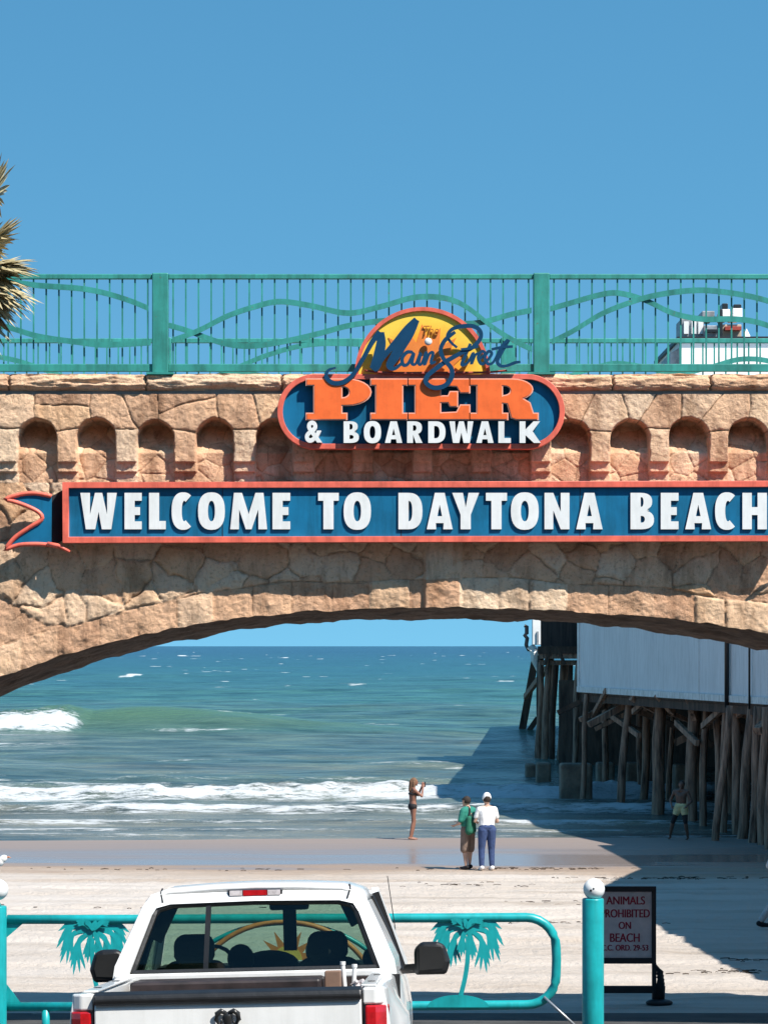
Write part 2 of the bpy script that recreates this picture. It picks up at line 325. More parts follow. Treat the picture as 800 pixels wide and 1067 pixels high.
# ------------------------------------------------------------------ ground
GD = [-60, 0, 18, 27, 34, 41, 60, 67, 71, 80, 100, 160, 400]
GZ = [-1.0, -2.6, -3.5, -4.12, -4.62, -5.05, -5.11, -5.16, -5.20, -5.31, -5.7, -7.5, -14]
def gz(D): return E+np.interp(D, GD, GZ)
SEA = E-5.30
def sand_mat():
    m, nt, b = new_mat('beach_sand'); L = nt.links.new
    tc = N(nt, 'ShaderNodeTexCoord'); mp = N(nt, 'ShaderNodeMapping'); L(tc.outputs['Object'], mp.inputs[0])
    mp.inputs['Scale'].default_value = (0.05, 0.55, 1)
    n1 = N(nt, 'ShaderNodeTexNoise', Scale=2.2, Detail=9.0, Roughness=0.62); L(mp.outputs[0], n1.inputs['Vector'])
    n2 = N(nt, 'ShaderNodeTexNoise', Scale=5.0, Detail=8.0, Roughness=0.7); L(tc.outputs['Object'], n2.inputs['Vector'])
    dry = ramp(nt, [(0.28, (0.38, 0.315, 0.26, 1)), (0.44, (0.52, 0.45, 0.39, 1)), (0.62, (0.58, 0.515, 0.46, 1))]); L(n1.outputs['Fac'], dry.inputs['Fac'])
    # wetness grows towards the water
    sx = N(nt, 'ShaderNodeSeparateXYZ'); L(tc.outputs['Object'], sx.inputs[0])
    mp2 = N(nt, 'ShaderNodeMapping'); L(tc.outputs['Object'], mp2.inputs[0]); mp2.inputs['Scale'].default_value = (0.06, 0.25, 1)
    n3 = N(nt, 'ShaderNodeTexNoise', Scale=2.0, Detail=4.0); L(mp2.outputs[0], n3.inputs['Vector'])
    ad = N(nt, 'ShaderNodeMath', operation='MULTIPLY_ADD'); L(n3.outputs['Fac'], ad.inputs[0]); ad.inputs[1].default_value = 10.0; L(sx.outputs['Y'], ad.inputs[2])
    wet = N(nt, 'ShaderNodeMapRange'); wet.inputs['From Min'].default_value = 70.2; wet.inputs['From Max'].default_value = 73.6; L(ad.outputs[0], wet.inputs['Value'])
    damp = N(nt, 'ShaderNodeMapRange'); damp.inputs['From Min'].default_value = 67.6; damp.inputs['From Max'].default_value = 71.6; L(ad.outputs[0], damp.inputs['Value'])
    m1 = N(nt, 'ShaderNodeMix', data_type='RGBA'); L(damp.outputs[0], m1.inputs[0]); L(dry.outputs[0], m1.inputs[6]); m1.inputs[7].default_value = (0.34, 0.235, 0.16, 1)
    m2 = N(nt, 'ShaderNodeMix', data_type='RGBA'); L(wet.outputs[0], m2.inputs[0]); L(m1.outputs[2], m2.inputs[6]); m2.inputs[7].default_value = (0.24, 0.19, 0.165, 1)
    L(m2.outputs[2], b.inputs['Base Color'])
    rr = N(nt, 'ShaderNodeMapRange'); rr.inputs['To Min'].default_value = 0.95; rr.inputs['To Max'].default_value = 0.20; L(wet.outputs[0], rr.inputs['Value'])
    sw_ = N(nt, 'ShaderNodeMapRange'); sw_.inputs['From Min'].default_value = 75.5; sw_.inputs['From Max'].default_value = 83.0; sw_.inputs['To Max'].default_value = 0.5; L(ad.outputs[0], sw_.inputs['Value'])
    ra = N(nt, 'ShaderNodeMath', operation='ADD'); L(rr.outputs[0], ra.inputs[0]); L(sw_.outputs[0], ra.inputs[1]); L(ra.outputs[0], b.inputs['Roughness'])
    b.inputs['Specular IOR Level'].default_value = 0.4
    bs = N(nt, 'ShaderNodeMapRange'); bs.inputs['To Min'].default_value = 0.9; bs.inputs['To Max'].default_value = 0.03; L(wet.outputs[0], bs.inputs['Value'])
    mixh = N(nt, 'ShaderNodeMath', operation='ADD'); L(n1.outputs['Fac'], mixh.inputs[0]); L(n2.outputs['Fac'], mixh.inputs[1])
    bp = N(nt, 'ShaderNodeBump', Distance=0.11); L(bs.outputs[0], bp.inputs['Strength']); L(mixh.outputs[0], bp.inputs['Height']); L(bp.outputs[0], b.inputs['Normal'])
    return m
M['sand'] = sand_mat()
yy = np.concatenate([np.arange(-60, 30, 3.0), np.arange(30, 84, 0.16), np.arange(84, 420, 8.0)])
xx = np.concatenate([np.arange(-400, -16, 12.0), np.arange(-16, 16, 0.2), np.arange(16, 401, 12.0)])
X, Y = np.meshgrid(xx, yy)
inb = np.clip((Y-36)/4, 0, 1)*np.clip((67-Y)/4, 0, 1)
rut = (fbm(X*0.06+5, Y*1.3, 1, 4)-0.47)*0.13 + (fbm(X*2.0, Y*1.6, 2, 3)-0.45)*0.08
for y0, amp_, wv_ in ((49.5, .05, .6), (51.1, .05, .6), (54.0, .06, .9), (55.7, .06, .9), (59.3, .045, .4), (60.9, .045, .4), (46.2, .04, 1.2), (63.2, .04, .5)):
    yc = y0+wv_*(fbm(X*0.05+y0, X*0, 3, 2)-.4)*2; dd_ = np.abs(Y-yc); rut = rut-amp_*np.exp(-(dd_/.17)**2)*(.6+.8*vn(X*1.5, Y*0, 2))+amp_*.6*np.exp(-((dd_-.38)/.14)**2)
Z = gz(Y)+rut*inb+(fbm(X*0.12, Y*0.12, 5, 2)-0.37)*0.06*np.clip((Y-66)/5, 0, 1)*np.clip((100-Y)/8, 0, 1)
tag(grid_mesh('beach_sand', X, Y, Z, M['sand']), kind='structure')
# approach road under the truck, with a raised kerb on each side
yy = np.arange(-60, 38.6, 1.0); xx = np.linspace(-60, 60, 12); X, Y = np.meshgrid(xx, yy)
tag(grid_mesh('approach_road', X, Y, gz(Y)+0.02, M['asphalt']), kind='structure')
# ------------------------------------------------------------------ sea
def sea_mat():
    m, nt, b = new_mat('sea_water'); L = nt.links.new
    tc = N(nt, 'ShaderNodeTexCoord'); at = N(nt, 'ShaderNodeAttribute', attribute_name='foam')
    sep = N(nt, 'ShaderNodeSeparateColor'); L(at.outputs['Color'], sep.inputs[0])
    sx = N(nt, 'ShaderNodeSeparateXYZ'); L(tc.outputs['Object'], sx.inputs[0])
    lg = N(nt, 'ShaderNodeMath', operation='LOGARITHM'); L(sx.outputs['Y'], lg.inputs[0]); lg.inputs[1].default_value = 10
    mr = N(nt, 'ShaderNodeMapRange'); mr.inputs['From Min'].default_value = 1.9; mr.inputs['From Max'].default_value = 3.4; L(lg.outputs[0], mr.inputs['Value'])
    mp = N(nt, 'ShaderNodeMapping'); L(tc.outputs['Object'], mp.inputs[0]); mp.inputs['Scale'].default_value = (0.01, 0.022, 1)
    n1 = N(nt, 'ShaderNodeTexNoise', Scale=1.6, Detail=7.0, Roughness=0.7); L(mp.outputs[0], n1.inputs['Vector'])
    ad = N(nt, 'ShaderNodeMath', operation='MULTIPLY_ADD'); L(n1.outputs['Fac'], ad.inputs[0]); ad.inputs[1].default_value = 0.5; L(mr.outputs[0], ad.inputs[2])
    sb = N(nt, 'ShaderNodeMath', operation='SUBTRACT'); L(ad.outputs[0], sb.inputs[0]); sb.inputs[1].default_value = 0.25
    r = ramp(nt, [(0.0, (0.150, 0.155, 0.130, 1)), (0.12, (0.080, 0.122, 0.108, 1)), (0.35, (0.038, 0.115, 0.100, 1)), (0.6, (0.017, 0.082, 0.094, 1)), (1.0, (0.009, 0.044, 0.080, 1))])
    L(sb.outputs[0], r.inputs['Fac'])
    mpc = N(nt, 'ShaderNodeMapping'); L(tc.outputs['Object'], mpc.inputs[0]); mpc.inputs['Scale'].default_value = (0.07, 0.22, 1)
    nch = N(nt, 'ShaderNodeTexNoise', Scale=2.0, Detail=12.0, Roughness=0.75); L(mpc.outputs[0], nch.inputs['Vector'])
    rch = ramp(nt, [(0.38, (0.35, 0.42, 0.44, 1)), (0.50, (1, 1, 1, 1)), (0.62, (1.7, 1.55, 1.4, 1))]); L(nch.outputs['Fac'], rch.inputs['Fac'])
    mch = N(nt, 'ShaderNodeMix', data_type='RGBA', blend_type='MULTIPLY'); mch.inputs[0].default_value = 1.0; L(r.outputs[0], mch.inputs[6]); L(rch.outputs[0], mch.inputs[7])
    mg = N(nt, 'ShaderNodeMix', data_type='RGBA'); L(sep.outputs[1], mg.inputs[0]); L(mch.outputs[2], mg.inputs[6]); mg.inputs[7].default_value = (0.075, 0.155, 0.095, 1)
    n2 = N(nt, 'ShaderNodeTexNoise', Scale=2.4, Detail=9.0, Roughness=0.82)
    mp3 = N(nt, 'ShaderNodeMapping'); L(tc.outputs['Object'], mp3.inputs[0]); mp3.inputs['Scale'].default_value = (0.35, 1.0, 1); L(mp3.outputs[0], n2.inputs['Vector'])
    # foam breaks up with noise
    nc = N(nt, 'ShaderNodeMath', operation='MULTIPLY_ADD'); L(n2.outputs['Fac'], nc.inputs[0]); nc.inputs[1].default_value = 2.4; nc.inputs[2].default_value = -0.70
    fa = N(nt, 'ShaderNodeMath', operation='ADD'); L(sep.outputs[0], fa.inputs[0]); L(nc.outputs[0], fa.inputs[1])
    fr = N(nt, 'ShaderNodeMapRange'); fr.inputs['From Min'].default_value = 0.98; fr.inputs['From Max'].default_value = 1.22; L(fa.outputs[0], fr.inputs['Value'])
    mf = N(nt, 'ShaderNodeMix', data_type='RGBA'); L(fr.outputs[0], mf.inputs[0]); L(mg.outputs[2], mf.inputs[6]); mf.inputs[7].default_value = (0.58, 0.60, 0.61, 1)
    L(mf.outputs[2], b.inputs['Base Color'])
    rr = N(nt, 'ShaderNodeMapRange'); rr.inputs['To Min'].default_value = 0.22; rr.inputs['To Max'].default_value = 0.95; L(fr.outputs[0], rr.inputs['Value']); L(rr.outputs[0], b.inputs['Roughness'])
    b.inputs['IOR'].default_value = 1.33; b.inputs['Specular IOR Level'].default_value = 0.33
    mp4 = N(nt, 'ShaderNodeMapping'); L(tc.outputs['Object'], mp4.inputs[0]); mp4.inputs['Scale'].default_value = (0.5, 1.0, 1)
    n3 = N(nt, 'ShaderNodeTexNoise', Scale=0.9, Detail=10.0, Roughness=0.7); L(mp4.outputs[0], n3.inputs['Vector'])
    bp = N(nt, 'ShaderNodeBump', Strength=1.0, Distance=0.35); L(n3.outputs['Fac'], bp.inputs['Height']); L(bp.outputs[0], b.inputs['Normal'])
    return m
M['sea'] = sea_mat()
inv = np.linspace(1/77.0, 1/1500.0, 620); yy = np.concatenate([1/inv, np.geomspace(1600, 40000, 50)])
u = np.concatenate([np.linspace(-1, -0.21, 26)[:-1], np.linspace(-0.21, 0.21, 520), np.linspace(0.21, 1, 26)[1:]])
U, Y = np.meshgrid(u, yy); X = U*(30+1.0*Y)
spac = np.gradient(yy)[:, None]
Z = np.full_like(X, SEA)
calm = np.clip((Y-84)/25, 0.12, 1)
for lam, amp, ang, sd in ((9, .26, .15, 1), (5.2, .17, -.3, 2), (3.1, .10, .4, 3), (1.9, .06, -.1, 4), (17, .34, .05, 5), (34, .45, -.04, 6), (70, .5, .03, 7)):
    att = np.clip(1.6-spac*2/lam, 0, 1)*np.where(lam < 15, calm, np.clip((Y-120)/60, 0, 1))
    xr = X*math.cos(ang)+Y*math.sin(ang); yr = -X*math.sin(ang)+Y*math.cos(ang)
    h = 2*fbm(xr/(lam*2.2), yr/lam*1.0, sd, 2)-0.75
    Z += amp*att*h*1.6
foam = np.zeros_like(X); green = np.zeros_like(X)
def breaker(D0, h, wf, wb, strength, wob=1.5, xmask=None, sd=0, fo=0.5, front=2.0):
    """D0 crest distance; wf/wb widths of the front and back slopes"""
    global Z, foam, green
    c = D0+(fbm(X*0.05+3*sd, X*0+sd, sd, 3)-0.45)*wob*3+(fbm(X*0.6, X*0+7*sd, sd+1, 3)-0.45)*0.5*wob
    d = Y-c; prof = np.where(d < 0, np.exp(-(d/wf)**2), np.exp(-(d/wb)**2))
    k = np.ones_like(X) if xmask is None else xmask
    hh = h*(0.7+0.6*fbm(X*0.25, X*0+sd*5, sd+2, 3))
    Z += prof*hh*k*(1+0.75*(fbm(X*1.6, Y*1.8, sd+4, 4)-0.45))
    f = np.where(d < 0, np.clip(1-(-d)/(front*wf), 0, 1)**0.5, np.clip(1-d/(wb*0.8), 0, 1))
    var = 0.45+1.1*fbm(X*0.22+11*sd, Y*0.35+2*sd, sd+3, 4)
    foam = np.maximum(foam, f*strength*var*(k**fo))
    return prof*k, d
breaker(101, .46, 1.0, 2.0, .80, 2.0, sd=1, front=3.2)
breaker(104.5, .12, .8, 1.6, .62, 2.0, sd=9)
breaker(112, .12, 1.0, 2.0, .42, 3.0, sd=11)
breaker(97.5, .08, .8, 1.4, .50, 2.5, sd=12)
breaker(108, .12, 1.0, 2.5, .55, 2.2, sd=2)
breaker(91.5, .20, .8, 1.5, .70, 2.2, sd=3, front=3.0)
breaker(94.5, .07, .7, 1.2, .55, 2.0, sd=10)
breaker(86.5, .09, .7, 1.2, .62, .9, sd=4)
breaker(83, .05, .6, 1.0, .55, .7, sd=5)
breaker(80.3, .03, .6, 1.0, .45, .5, sd=6)
xl = np.clip((-X+(-17.2))/1.6, 0, 1)*1.0
prof, d = breaker(166, .78, 2.6, 6, 1.0, .6, xmask=xl, sd=7, front=1.6)
sw = np.exp(-((X+13)/11)**2)*0.95+0.25*np.exp(-((X-12)/14)**2)
c = 172+(fbm(X*0.05, X*0, 2, 2)-.4)*5; dd = Y-c
pr = np.where(dd < 0, np.exp(-(dd/5.0)**2), np.exp(-(dd/9)**2)); Z += pr*sw*1.55
green = np.clip(pr*sw*1.5*(dd < 2), 0, 1)
# residual foam streaks and distant whitecaps
st = fbm(X*0.10, Y*0.45, 4, 4); foam = np.maximum(foam, np.clip((st-0.60)*4, 0, .52)*((Y > 110) & (Y < 230)))
wc = fbm(X*0.16, Y*0.07, 6, 4); foam = np.maximum(foam, np.clip((wc-0.665)*9, 0, .80)*(Y > 180)*(Y < 2500))
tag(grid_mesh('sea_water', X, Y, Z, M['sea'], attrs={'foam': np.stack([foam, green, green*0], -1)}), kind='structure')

# wrack line of seaweed on the sand, small broken clumps
bm = bmesh.new()
def clump(cx, cy, n, sx_, sy_):
    for _ in range(n):
        x = cx+random.gauss(0, sx_); y = cy+random.gauss(0, sy_); z = float(gz(y))+0.015
        a = random.uniform(-.35, .35); l = random.uniform(.02, .09)
        tube(bm, [(x-l*math.cos(a), y-l*math.sin(a), z), (x, y+random.uniform(-.03, .03), z+random.uniform(.002, .012)), (x+l*math.cos(a), y+l*math.sin(a), z)], random.uniform(.004, .009), 5)
for cx, cy, n, sx_, sy_ in [(a, b, int(c*.55), d*1.2, e*1.6) for a, b, c, d, e in ((-5, 66.2, 60, 3.5, .15), (3.8, 66.5, 90, .9, .12), (1.5, 61.5, 40, .9, .2), (3.1, 57, 40, .5, .15), (3.6, 52.6, 40, .6, .2), (-5.5, 56, 30, 2, .3), (6.4, 63.5, 120, 1.1, .12), (5.3, 44.6, 60, .35, .1), (5.8, 46.3, 24, .12, .08), (2.6, 53, 25, .5, .1))]:
    clump(cx, cy, n, sx_, sy_)
tag(from_bm('seaweed', bm, M['seaweed']), 'thin dark lines of dried seaweed strewn over the sand', 'seaweed', kind='stuff')
# ------------------------------------------------------------------ stone footbridge
YW = 34.10   # lower wall plane
PXM = F/34.1
def X_(px): return (px-400)/PXM
def Z_(py): return E+(673-py)/PXM
arch_px = [(-345,1100),(-330,1040),(-262,920),(-200,828),(-130,765),(-60,728),(0,705),(50,688),(100,673),(200,651),(300,638.5),(400,633.5),(470,632.5),(600,637),(700,645),(800,660),(870,677),(950,708),(1030,758),(1110,840),(1172,960),(1192,1060),(1196,1100)]
_ac = np.array(spline(arch_px, 10)); AX = (_ac[:, 0]-400)/PXM; AZ = E+(673-_ac[:, 1])/PXM
GROUND34 = E-4.75
def arch(x): return np.maximum(np.interp(x, AX, AZ, left=GROUND34, right=GROUND34), GROUND34)
def voronoi(px, pz, seeds):
    """nearest id and distance to the cell border"""
    ids = np.zeros(px.size, int); e = np.zeros(px.size); P = np.stack([px.ravel(), pz.ravel()], 1)
    order = np.argsort(seeds[:, 0]); S = seeds[order]
    for i in range(0, len(P), 20000):
        q = P[i:i+20000]
        d = (q[:, None, 0]-S[None, :, 0])**2+(q[:, None, 1]-S[None, :, 1])**2
        k = np.argpartition(d, 2, axis=1)[:, :3]; dk = np.take_along_axis(d, k, 1); o = np.argsort(dk, 1)
        k = np.take_along_axis(k, o, 1); dk = np.take_along_axis(dk, o, 1)
        a, b = S[k[:, 0]], S[k[:, 1]]
        sep = np.sqrt(((a-b)**2).sum(1))+1e-6
        e[i:i+20000] = (dk[:, 1]-dk[:, 0])/(2*sep); ids[i:i+20000] = order[k[:, 0]]
    return ids.reshape(px.shape), e.reshape(px.shape)
def seeds_grid(x0, x1, z0, z1, dx, dz, seed, jit=0.38):
    r = np.random.RandomState(seed); out = []
    nz = max(1, int(round((z1-z0)/dz))); nx = max(1, int(round((x1-x0)/dx)))
    for j in range(nz):
        for i in range(nx):
            out.append((x0+(i+.5+.5*(j % 2)+r.uniform(-jit, jit))*(x1-x0)/nx, z0+(j+.5+r.uniform(-jit, jit))*(z1-z0)/nz))
    return np.array(out)
def relief(X, Z, e, gw=0.02, face=0.045, s=0):
    """stone face height from the distance to its joint"""
    t = np.clip(e/gw, 0, 1); dome = 1-(1-np.clip(e/0.10, 0, 1))**2
    return face*(0.55*t*t*(3-2*t)+0.3*dome)+(fbm(X*5, Z*5, s, 4)-.46)*0.05+(fbm(X*22, Z*22, s+2, 3)-.44)*0.022
bridge = thing('stone_footbridge', 'tan stone arch footbridge with a row of small niches above the beach approach', 'bridge', (0, 34, GROUND34))
tr = np.random.RandomState(5).rand(4000)
ZB = Z_(503)   # bottom of the arcade
# spandrel wall with voussoir ring
xs = np.arange(-9.6, 9.8, 0.016); nr = 150
T = np.linspace(0, 1, nr)[:, None]; A = arch(xs)[None, :]; ZT = ZB
Xg = np.repeat(xs[None, :], nr, 0); Zg = A+(ZT-A)*T
Xd = Xg+(fbm(Xg*3, Zg*3, 1, 4)-.45)*0.24; Zd = Zg+(fbm(Xg*3+9, Zg*3, 2, 4)-.45)*0.24
sd = seeds_grid(-9.8, 9.9, GROUND34, ZT, .44, .34, 21, .45)
ids, e = voronoi(Xd, Zd, sd)
slope = np.gradient(arch(xs), xs)[None, :]; nrm = (Zg-A)/np.sqrt(1+slope**2)
arcl = np.cumsum(np.sqrt(1+np.gradient(arch(xs), xs)**2)*0.016)[None, :]+0*Zg
rw = 0.34+0.12*(fbm(arcl*1.2, arcl*0, 5, 2)-.4)
uu = arcl/0.47; cell = np.floor(uu); jit = tr[(cell.astype(int)) % 4000]*0.3; b0 = cell+jit; b1 = cell+1+tr[(cell.astype(int)+1) % 4000]*0.3
inlow = uu < b0; eid = np.where(inlow, cell-1, cell).astype(int)
er = np.where(inlow, b0-uu, np.minimum(uu-b0, b1-uu))*0.47
ring = nrm < rw
e2 = np.where(ring, np.minimum(er, np.abs(rw-nrm)), np.minimum(e, np.abs(nrm-rw)+0.0))
e2 = np.abs(e2+(fbm(Xg*7, Zg*7, 4, 4)-.45)*0.035)
idc = np.where(ring, eid % 1000+2000, ids)
gv = 0.005+0.014*vn(Xg*2.2, Zg*2.2, 3)*(vn(Xg*1.1, Zg*1.3, 6) > .15)
rl = relief(Xg, Zg, np.clip(e2, 0, 9), gv, .032, 1)+(tr[idc % 4000]-.5)*0.03*np.clip(e2/.03, 0, 1)
# key stone stands proud
ks = (np.abs(Xg-X_(461)) < 0.22) & (Zg < ZT)
rl = np.where(ks, relief(Xg, Zg, np.minimum(.22-np.abs(Xg-X_(461)), .5), .02, .05, 2)+0.045, rl)
groove = np.clip(1-e2/(gv*0.75), 0, 1)
groove = np.where(ks, 0, groove)
tint = tr[idc % 4000]*0.85+0.12*(fbm(Xg, Zg, 3, 2))
# edge roughness along the intrados
Zg2 = Zg+(1-T)**8*(fbm(Xg*6, Xg*0, 2, 3)-.5)*0.05
grid_mesh('spandrel_wall', Xg, YW-rl, Zg2, M['stone'], bridge, {'tint': np.stack([tint, groove*.42, groove*0], -1)})
# arcade band of niches on stepped corbels
ZC = Z_(411); xs = np.arange(-9.6, 9.8, 0.0105); zs = np.arange(ZB, ZC+.001, 0.0105)
Xg, Zg = np.meshgrid(xs, zs)
pitch = 61.5/PXM; c0 = X_(40); r_ = 19.3/PXM
ph = (Xg-c0+pitch/2) % pitch-pitch/2; nid = np.floor((Xg-c0+pitch/2)/pitch).astype(int)
zs_ = Z_(457)+(tr[nid % 4000]-.5)*0.03; rr_ = r_*(0.97+.08*tr[(nid+50) % 4000])
wob = (fbm(Xg*8, Zg*8, 1, 3)-.45)*0.03
dn = np.where(Zg > zs_, np.sqrt(ph**2+(Zg-zs_)**2), np.abs(ph))+wob-rr_   # <0 inside niche
open_ = dn < 0
step = np.where(Zg > Z_(482), 1.0, np.where(Zg > Z_(492), .58, 0.14))
step = np.where(Zg > Z_(488)+0*Zg, step, step)
prot = 0.105*step
cut = np.clip(dn/0.014, 0, 1)
sd = np.concatenate([np.array([(c0+pitch*(k+.5)+np.random.RandomState(k+90).uniform(-.1, .1), Z_(428)+np.random.RandomState(k+60).uniform(-.05, .06)) for k in range(-9, 22)]),
    np.array([(c0+pitch*(k+.5), Z_(470)) for k in range(-9, 22)]), seeds_grid(-9.8, 9.9, Z_(425), Z_(411), .9, .2, 8)])
Xd = Xg+(fbm(Xg*3, Zg*3, 3, 3)-.45)*0.10; Zd = Zg+(fbm(Xg*3+9, Zg*3, 4, 3)-.45)*0.10
ids, e = voronoi(Xd, Zd, sd)
gv = 0.006+0.016*vn(Xg*2.2, Zg*2.2, 5)
rl = relief(Xg, Zg, e, gv, .035, 3)
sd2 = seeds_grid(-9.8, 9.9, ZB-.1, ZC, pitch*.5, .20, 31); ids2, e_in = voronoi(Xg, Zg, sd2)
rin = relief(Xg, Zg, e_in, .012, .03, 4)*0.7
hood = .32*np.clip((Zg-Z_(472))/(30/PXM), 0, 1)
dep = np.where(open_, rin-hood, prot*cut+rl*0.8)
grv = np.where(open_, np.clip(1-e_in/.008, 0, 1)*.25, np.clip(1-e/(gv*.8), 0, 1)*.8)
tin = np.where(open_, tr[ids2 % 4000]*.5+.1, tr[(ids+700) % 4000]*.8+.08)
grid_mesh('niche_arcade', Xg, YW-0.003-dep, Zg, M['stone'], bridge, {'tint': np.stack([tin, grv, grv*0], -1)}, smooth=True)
# rounded cornice of long stones
prof = np.array([(0.02, 411), (-.09, 408.5), (-.135, 406.8), (-.165, 403.5), (-.175, 399.5), (-.165, 395), (-.13, 391.8), (-.08, 390.6), (0.3, 390.2)])
pp = np.array(spline(prof, 5)); xs = np.arange(-9.6, 9.8, 0.014)
Xg, P0 = np.meshgrid(xs, np.arange(len(pp))); Yo = pp[:, 0][P0.astype(int)]; Zo = E+(673-pp[:, 1][P0.astype(int)])/PXM
joints = np.cumsum(np.random.RandomState(4).uniform(.9, 1.9, 14))-9.6
ej = np.min(np.abs(Xg[..., None]-joints-(fbm(P0*.3, P0*0, 2, 2)[..., None]-.4)*.06), -1)
cav = np.clip((fbm(Xg*1.7, P0*.10, 6, 3)-.60)*5, 0, 1)
nn = (fbm(Xg*4, P0*.25, 3, 4)-.46)*.06+(fbm(Xg*17, P0*.6, 4, 3)-.45)*.022
push = nn-np.clip(1-ej/.022, 0, 1)*.055-cav*.07
endk = np.clip(np.minimum(P0, len(pp)-1-P0)/5.0, 0, 1)
Yg = YW+Yo-push*endk; Zg = Zo+push*.35*endk
si = np.searchsorted(joints, Xg)
grid_mesh('cornice', Xg, Yg, Zg, M['stone'], bridge, {'tint': np.stack([tr[(si+300)]*.7+.15, np.clip(1-ej/.02, 0, 1)*.8, cav*0], -1)})
# solid body: soffit, back wall and deck
M['soffit'] = mat('shaded_soffit_stone', (.16, .10, .07), .95, var=.4, scale=4, bump=.03, bscale=14)  # shade under the arch is put into this darker stone colour
xs = np.arange(-9.6, 9.81, 0.06); ys = np.linspace(YW+0.0, 37.9, 46); Xg, Yg = np.meshgrid(xs, ys)
nz = (fbm(Xg*2.5, Yg*2.5, 2, 4)-.46)*.14*np.clip((Yg-YW)/.2, 0, 1)
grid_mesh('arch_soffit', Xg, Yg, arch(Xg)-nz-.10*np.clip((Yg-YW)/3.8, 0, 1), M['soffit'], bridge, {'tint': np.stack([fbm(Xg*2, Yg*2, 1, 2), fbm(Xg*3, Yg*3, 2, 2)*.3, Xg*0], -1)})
bm = bmesh.new()
top = Z_(391.5)
fr = [bm.verts.new((x, 37.9, float(arch(x)))) for x in xs]; bk = [bm.verts.new((x, 37.9, top)) for x in xs]
for i in range(len(xs)-1): bm.faces.new((fr[i], fr[i+1], bk[i+1], bk[i]))
for x in (-9.6, float(xs[-1])):
    bm.faces.new([bm.verts.new(p) for p in ((x, YW, GROUND34), (x, 37.9, GROUND34), (x, 37.9, top), (x, YW, top))])
from_bm('back_wall', bm, M['stone'], bridge)
bm = bmesh.new(); box(bm, -9.6, float(xs[-1]), YW-.1, 38.0, top-.3, top)
from_bm('walkway_deck', bm, M['deck'], bridge)

# ------------------------------------------------------------------ teal railings
WAVES_A = [  # full-period wave bars, px in one 396-px bay measured from its left post
  [(0,337),(28,345),(65,358),(95,361),(130,356),(165,348),(200,339),(245,334),(290,337),(330,337),(365,328),(396,322)],
  [(0,360),(38,346),(70,330),(103,319),(125,315),(155,319),(195,327),(230,320),(270,310),(310,316),(350,345),(380,362),(396,366)]]
WAVES_B = [
  [(0,325),(28,317),(60,308),(80,306),(107,313),(137,327),(167,333),(200,333),(227,337),(270,352),(320,362),(360,350),(396,337)],
  [(0,362),(32,346),(62,328),(92,316),(116,309),(149,304),(180,304),(227,312),(280,330),(330,345),(396,352)]]
WAVES_L = [
  [(0,352),(60,330),(120,305),(170,293),(229,293),(269,298),(319,302),(359,312),(396,327)],
  [(0,318),(60,322),(120,330),(170,336),(229,340),(269,351),(309,357),(340,360),(396,357)]]
def railing(nm, y, s, dz, posts, label, shift, bays):
    """s = metres per photo pixel of the bay drawing"""
    t = thing(nm, label, 'railing', (0, y, top))
    zz = lambda py: E+(673-py)/88.2+dz
    ztop, zbot, zmid = zz(288.6), zz(383.5), zz(357)
    x0, x1 = posts[0], posts[-1]
    for x in posts:
        bm = bmesh.new(); box(bm, x-.095, x+.095, y-.06, y+.06, top-.02, zz(285)); add_bevel(from_bm('post', bm, M['teal_rail'], t), .012)
        bm = bmesh.new(); box(bm, x-.16, x+.16, y-.10, y+.10, top, top+.025); from_bm('base_plate', bm, M['teal_rail'], t)
    for i in range(len(posts)-1):
        a, b = posts[i]+.095, posts[i+1]-.095
        bm = bmesh.new(); box(bm, a, b, y-.035, y+.035, ztop-.03, ztop+.03); add_bevel(from_bm('top_rail', bm, M['teal_rail'], t), .008)
        bm = bmesh.new(); box(bm, a, b, y-.025, y+.025, zbot-.045, zbot+.045); add_bevel(from_bm('bottom_rail', bm, M['teal_rail'], t), .006)
        L_ = posts[i+1]-posts[i]
        for wo, wv in zip((0, .021), bays[i]):
            pts = [q for q in spline([(p[0]/396.0*L_+posts[i], zz(p[1])) for p in wv], 6) if a-.01 < q[0] < b+.01]
            bm = bmesh.new(); prev = None
            for q in pts:
                ring = [bm.verts.new((q[0], y-.044-wo+dy, q[1]+h)) for dy, h in ((0,-.033),(.018,-.033),(.018,.033),(0,.033))]
                if prev:
                    for k in range(4): bm.faces.new((prev[k], prev[(k+1) % 4], ring[(k+1) % 4], ring[k]))
                else: bm.faces.new(ring)
                prev = ring
            bm.faces.new(prev); from_bm('wave_bar', bm, M['teal_rail'], t)
        n = int(round(L_/.1505))
        for k in range(1, n):
            x = posts[i]+L_*k/n
            bm = bmesh.new(); box(bm, x-.0095, x+.0095, y-.0095, y+.0095, zbot+.04, ztop-.025); from_bm('baluster', bm, M['teal_rail'], t)
    return t
P1, P2 = (167.5-400)/88.2, (563.5-400)/88.2; L0 = P2-P1
railing('railing', 34.0, 1, 0, [P1-L0, P1, P2, P2+L0], 'teal wavy-barred railing on the near edge of the footbridge, behind the half sun', 0, [WAVES_L, WAVES_A, WAVES_B])
fp = -2.87
railing('railing', 37.65, 1, -.37, [fp-L0, fp, fp+L0, fp+2*L0], 'farther teal railing on the seaward edge of the footbridge, seen through the near one', 0, [WAVES_B, WAVES_L, WAVES_A])

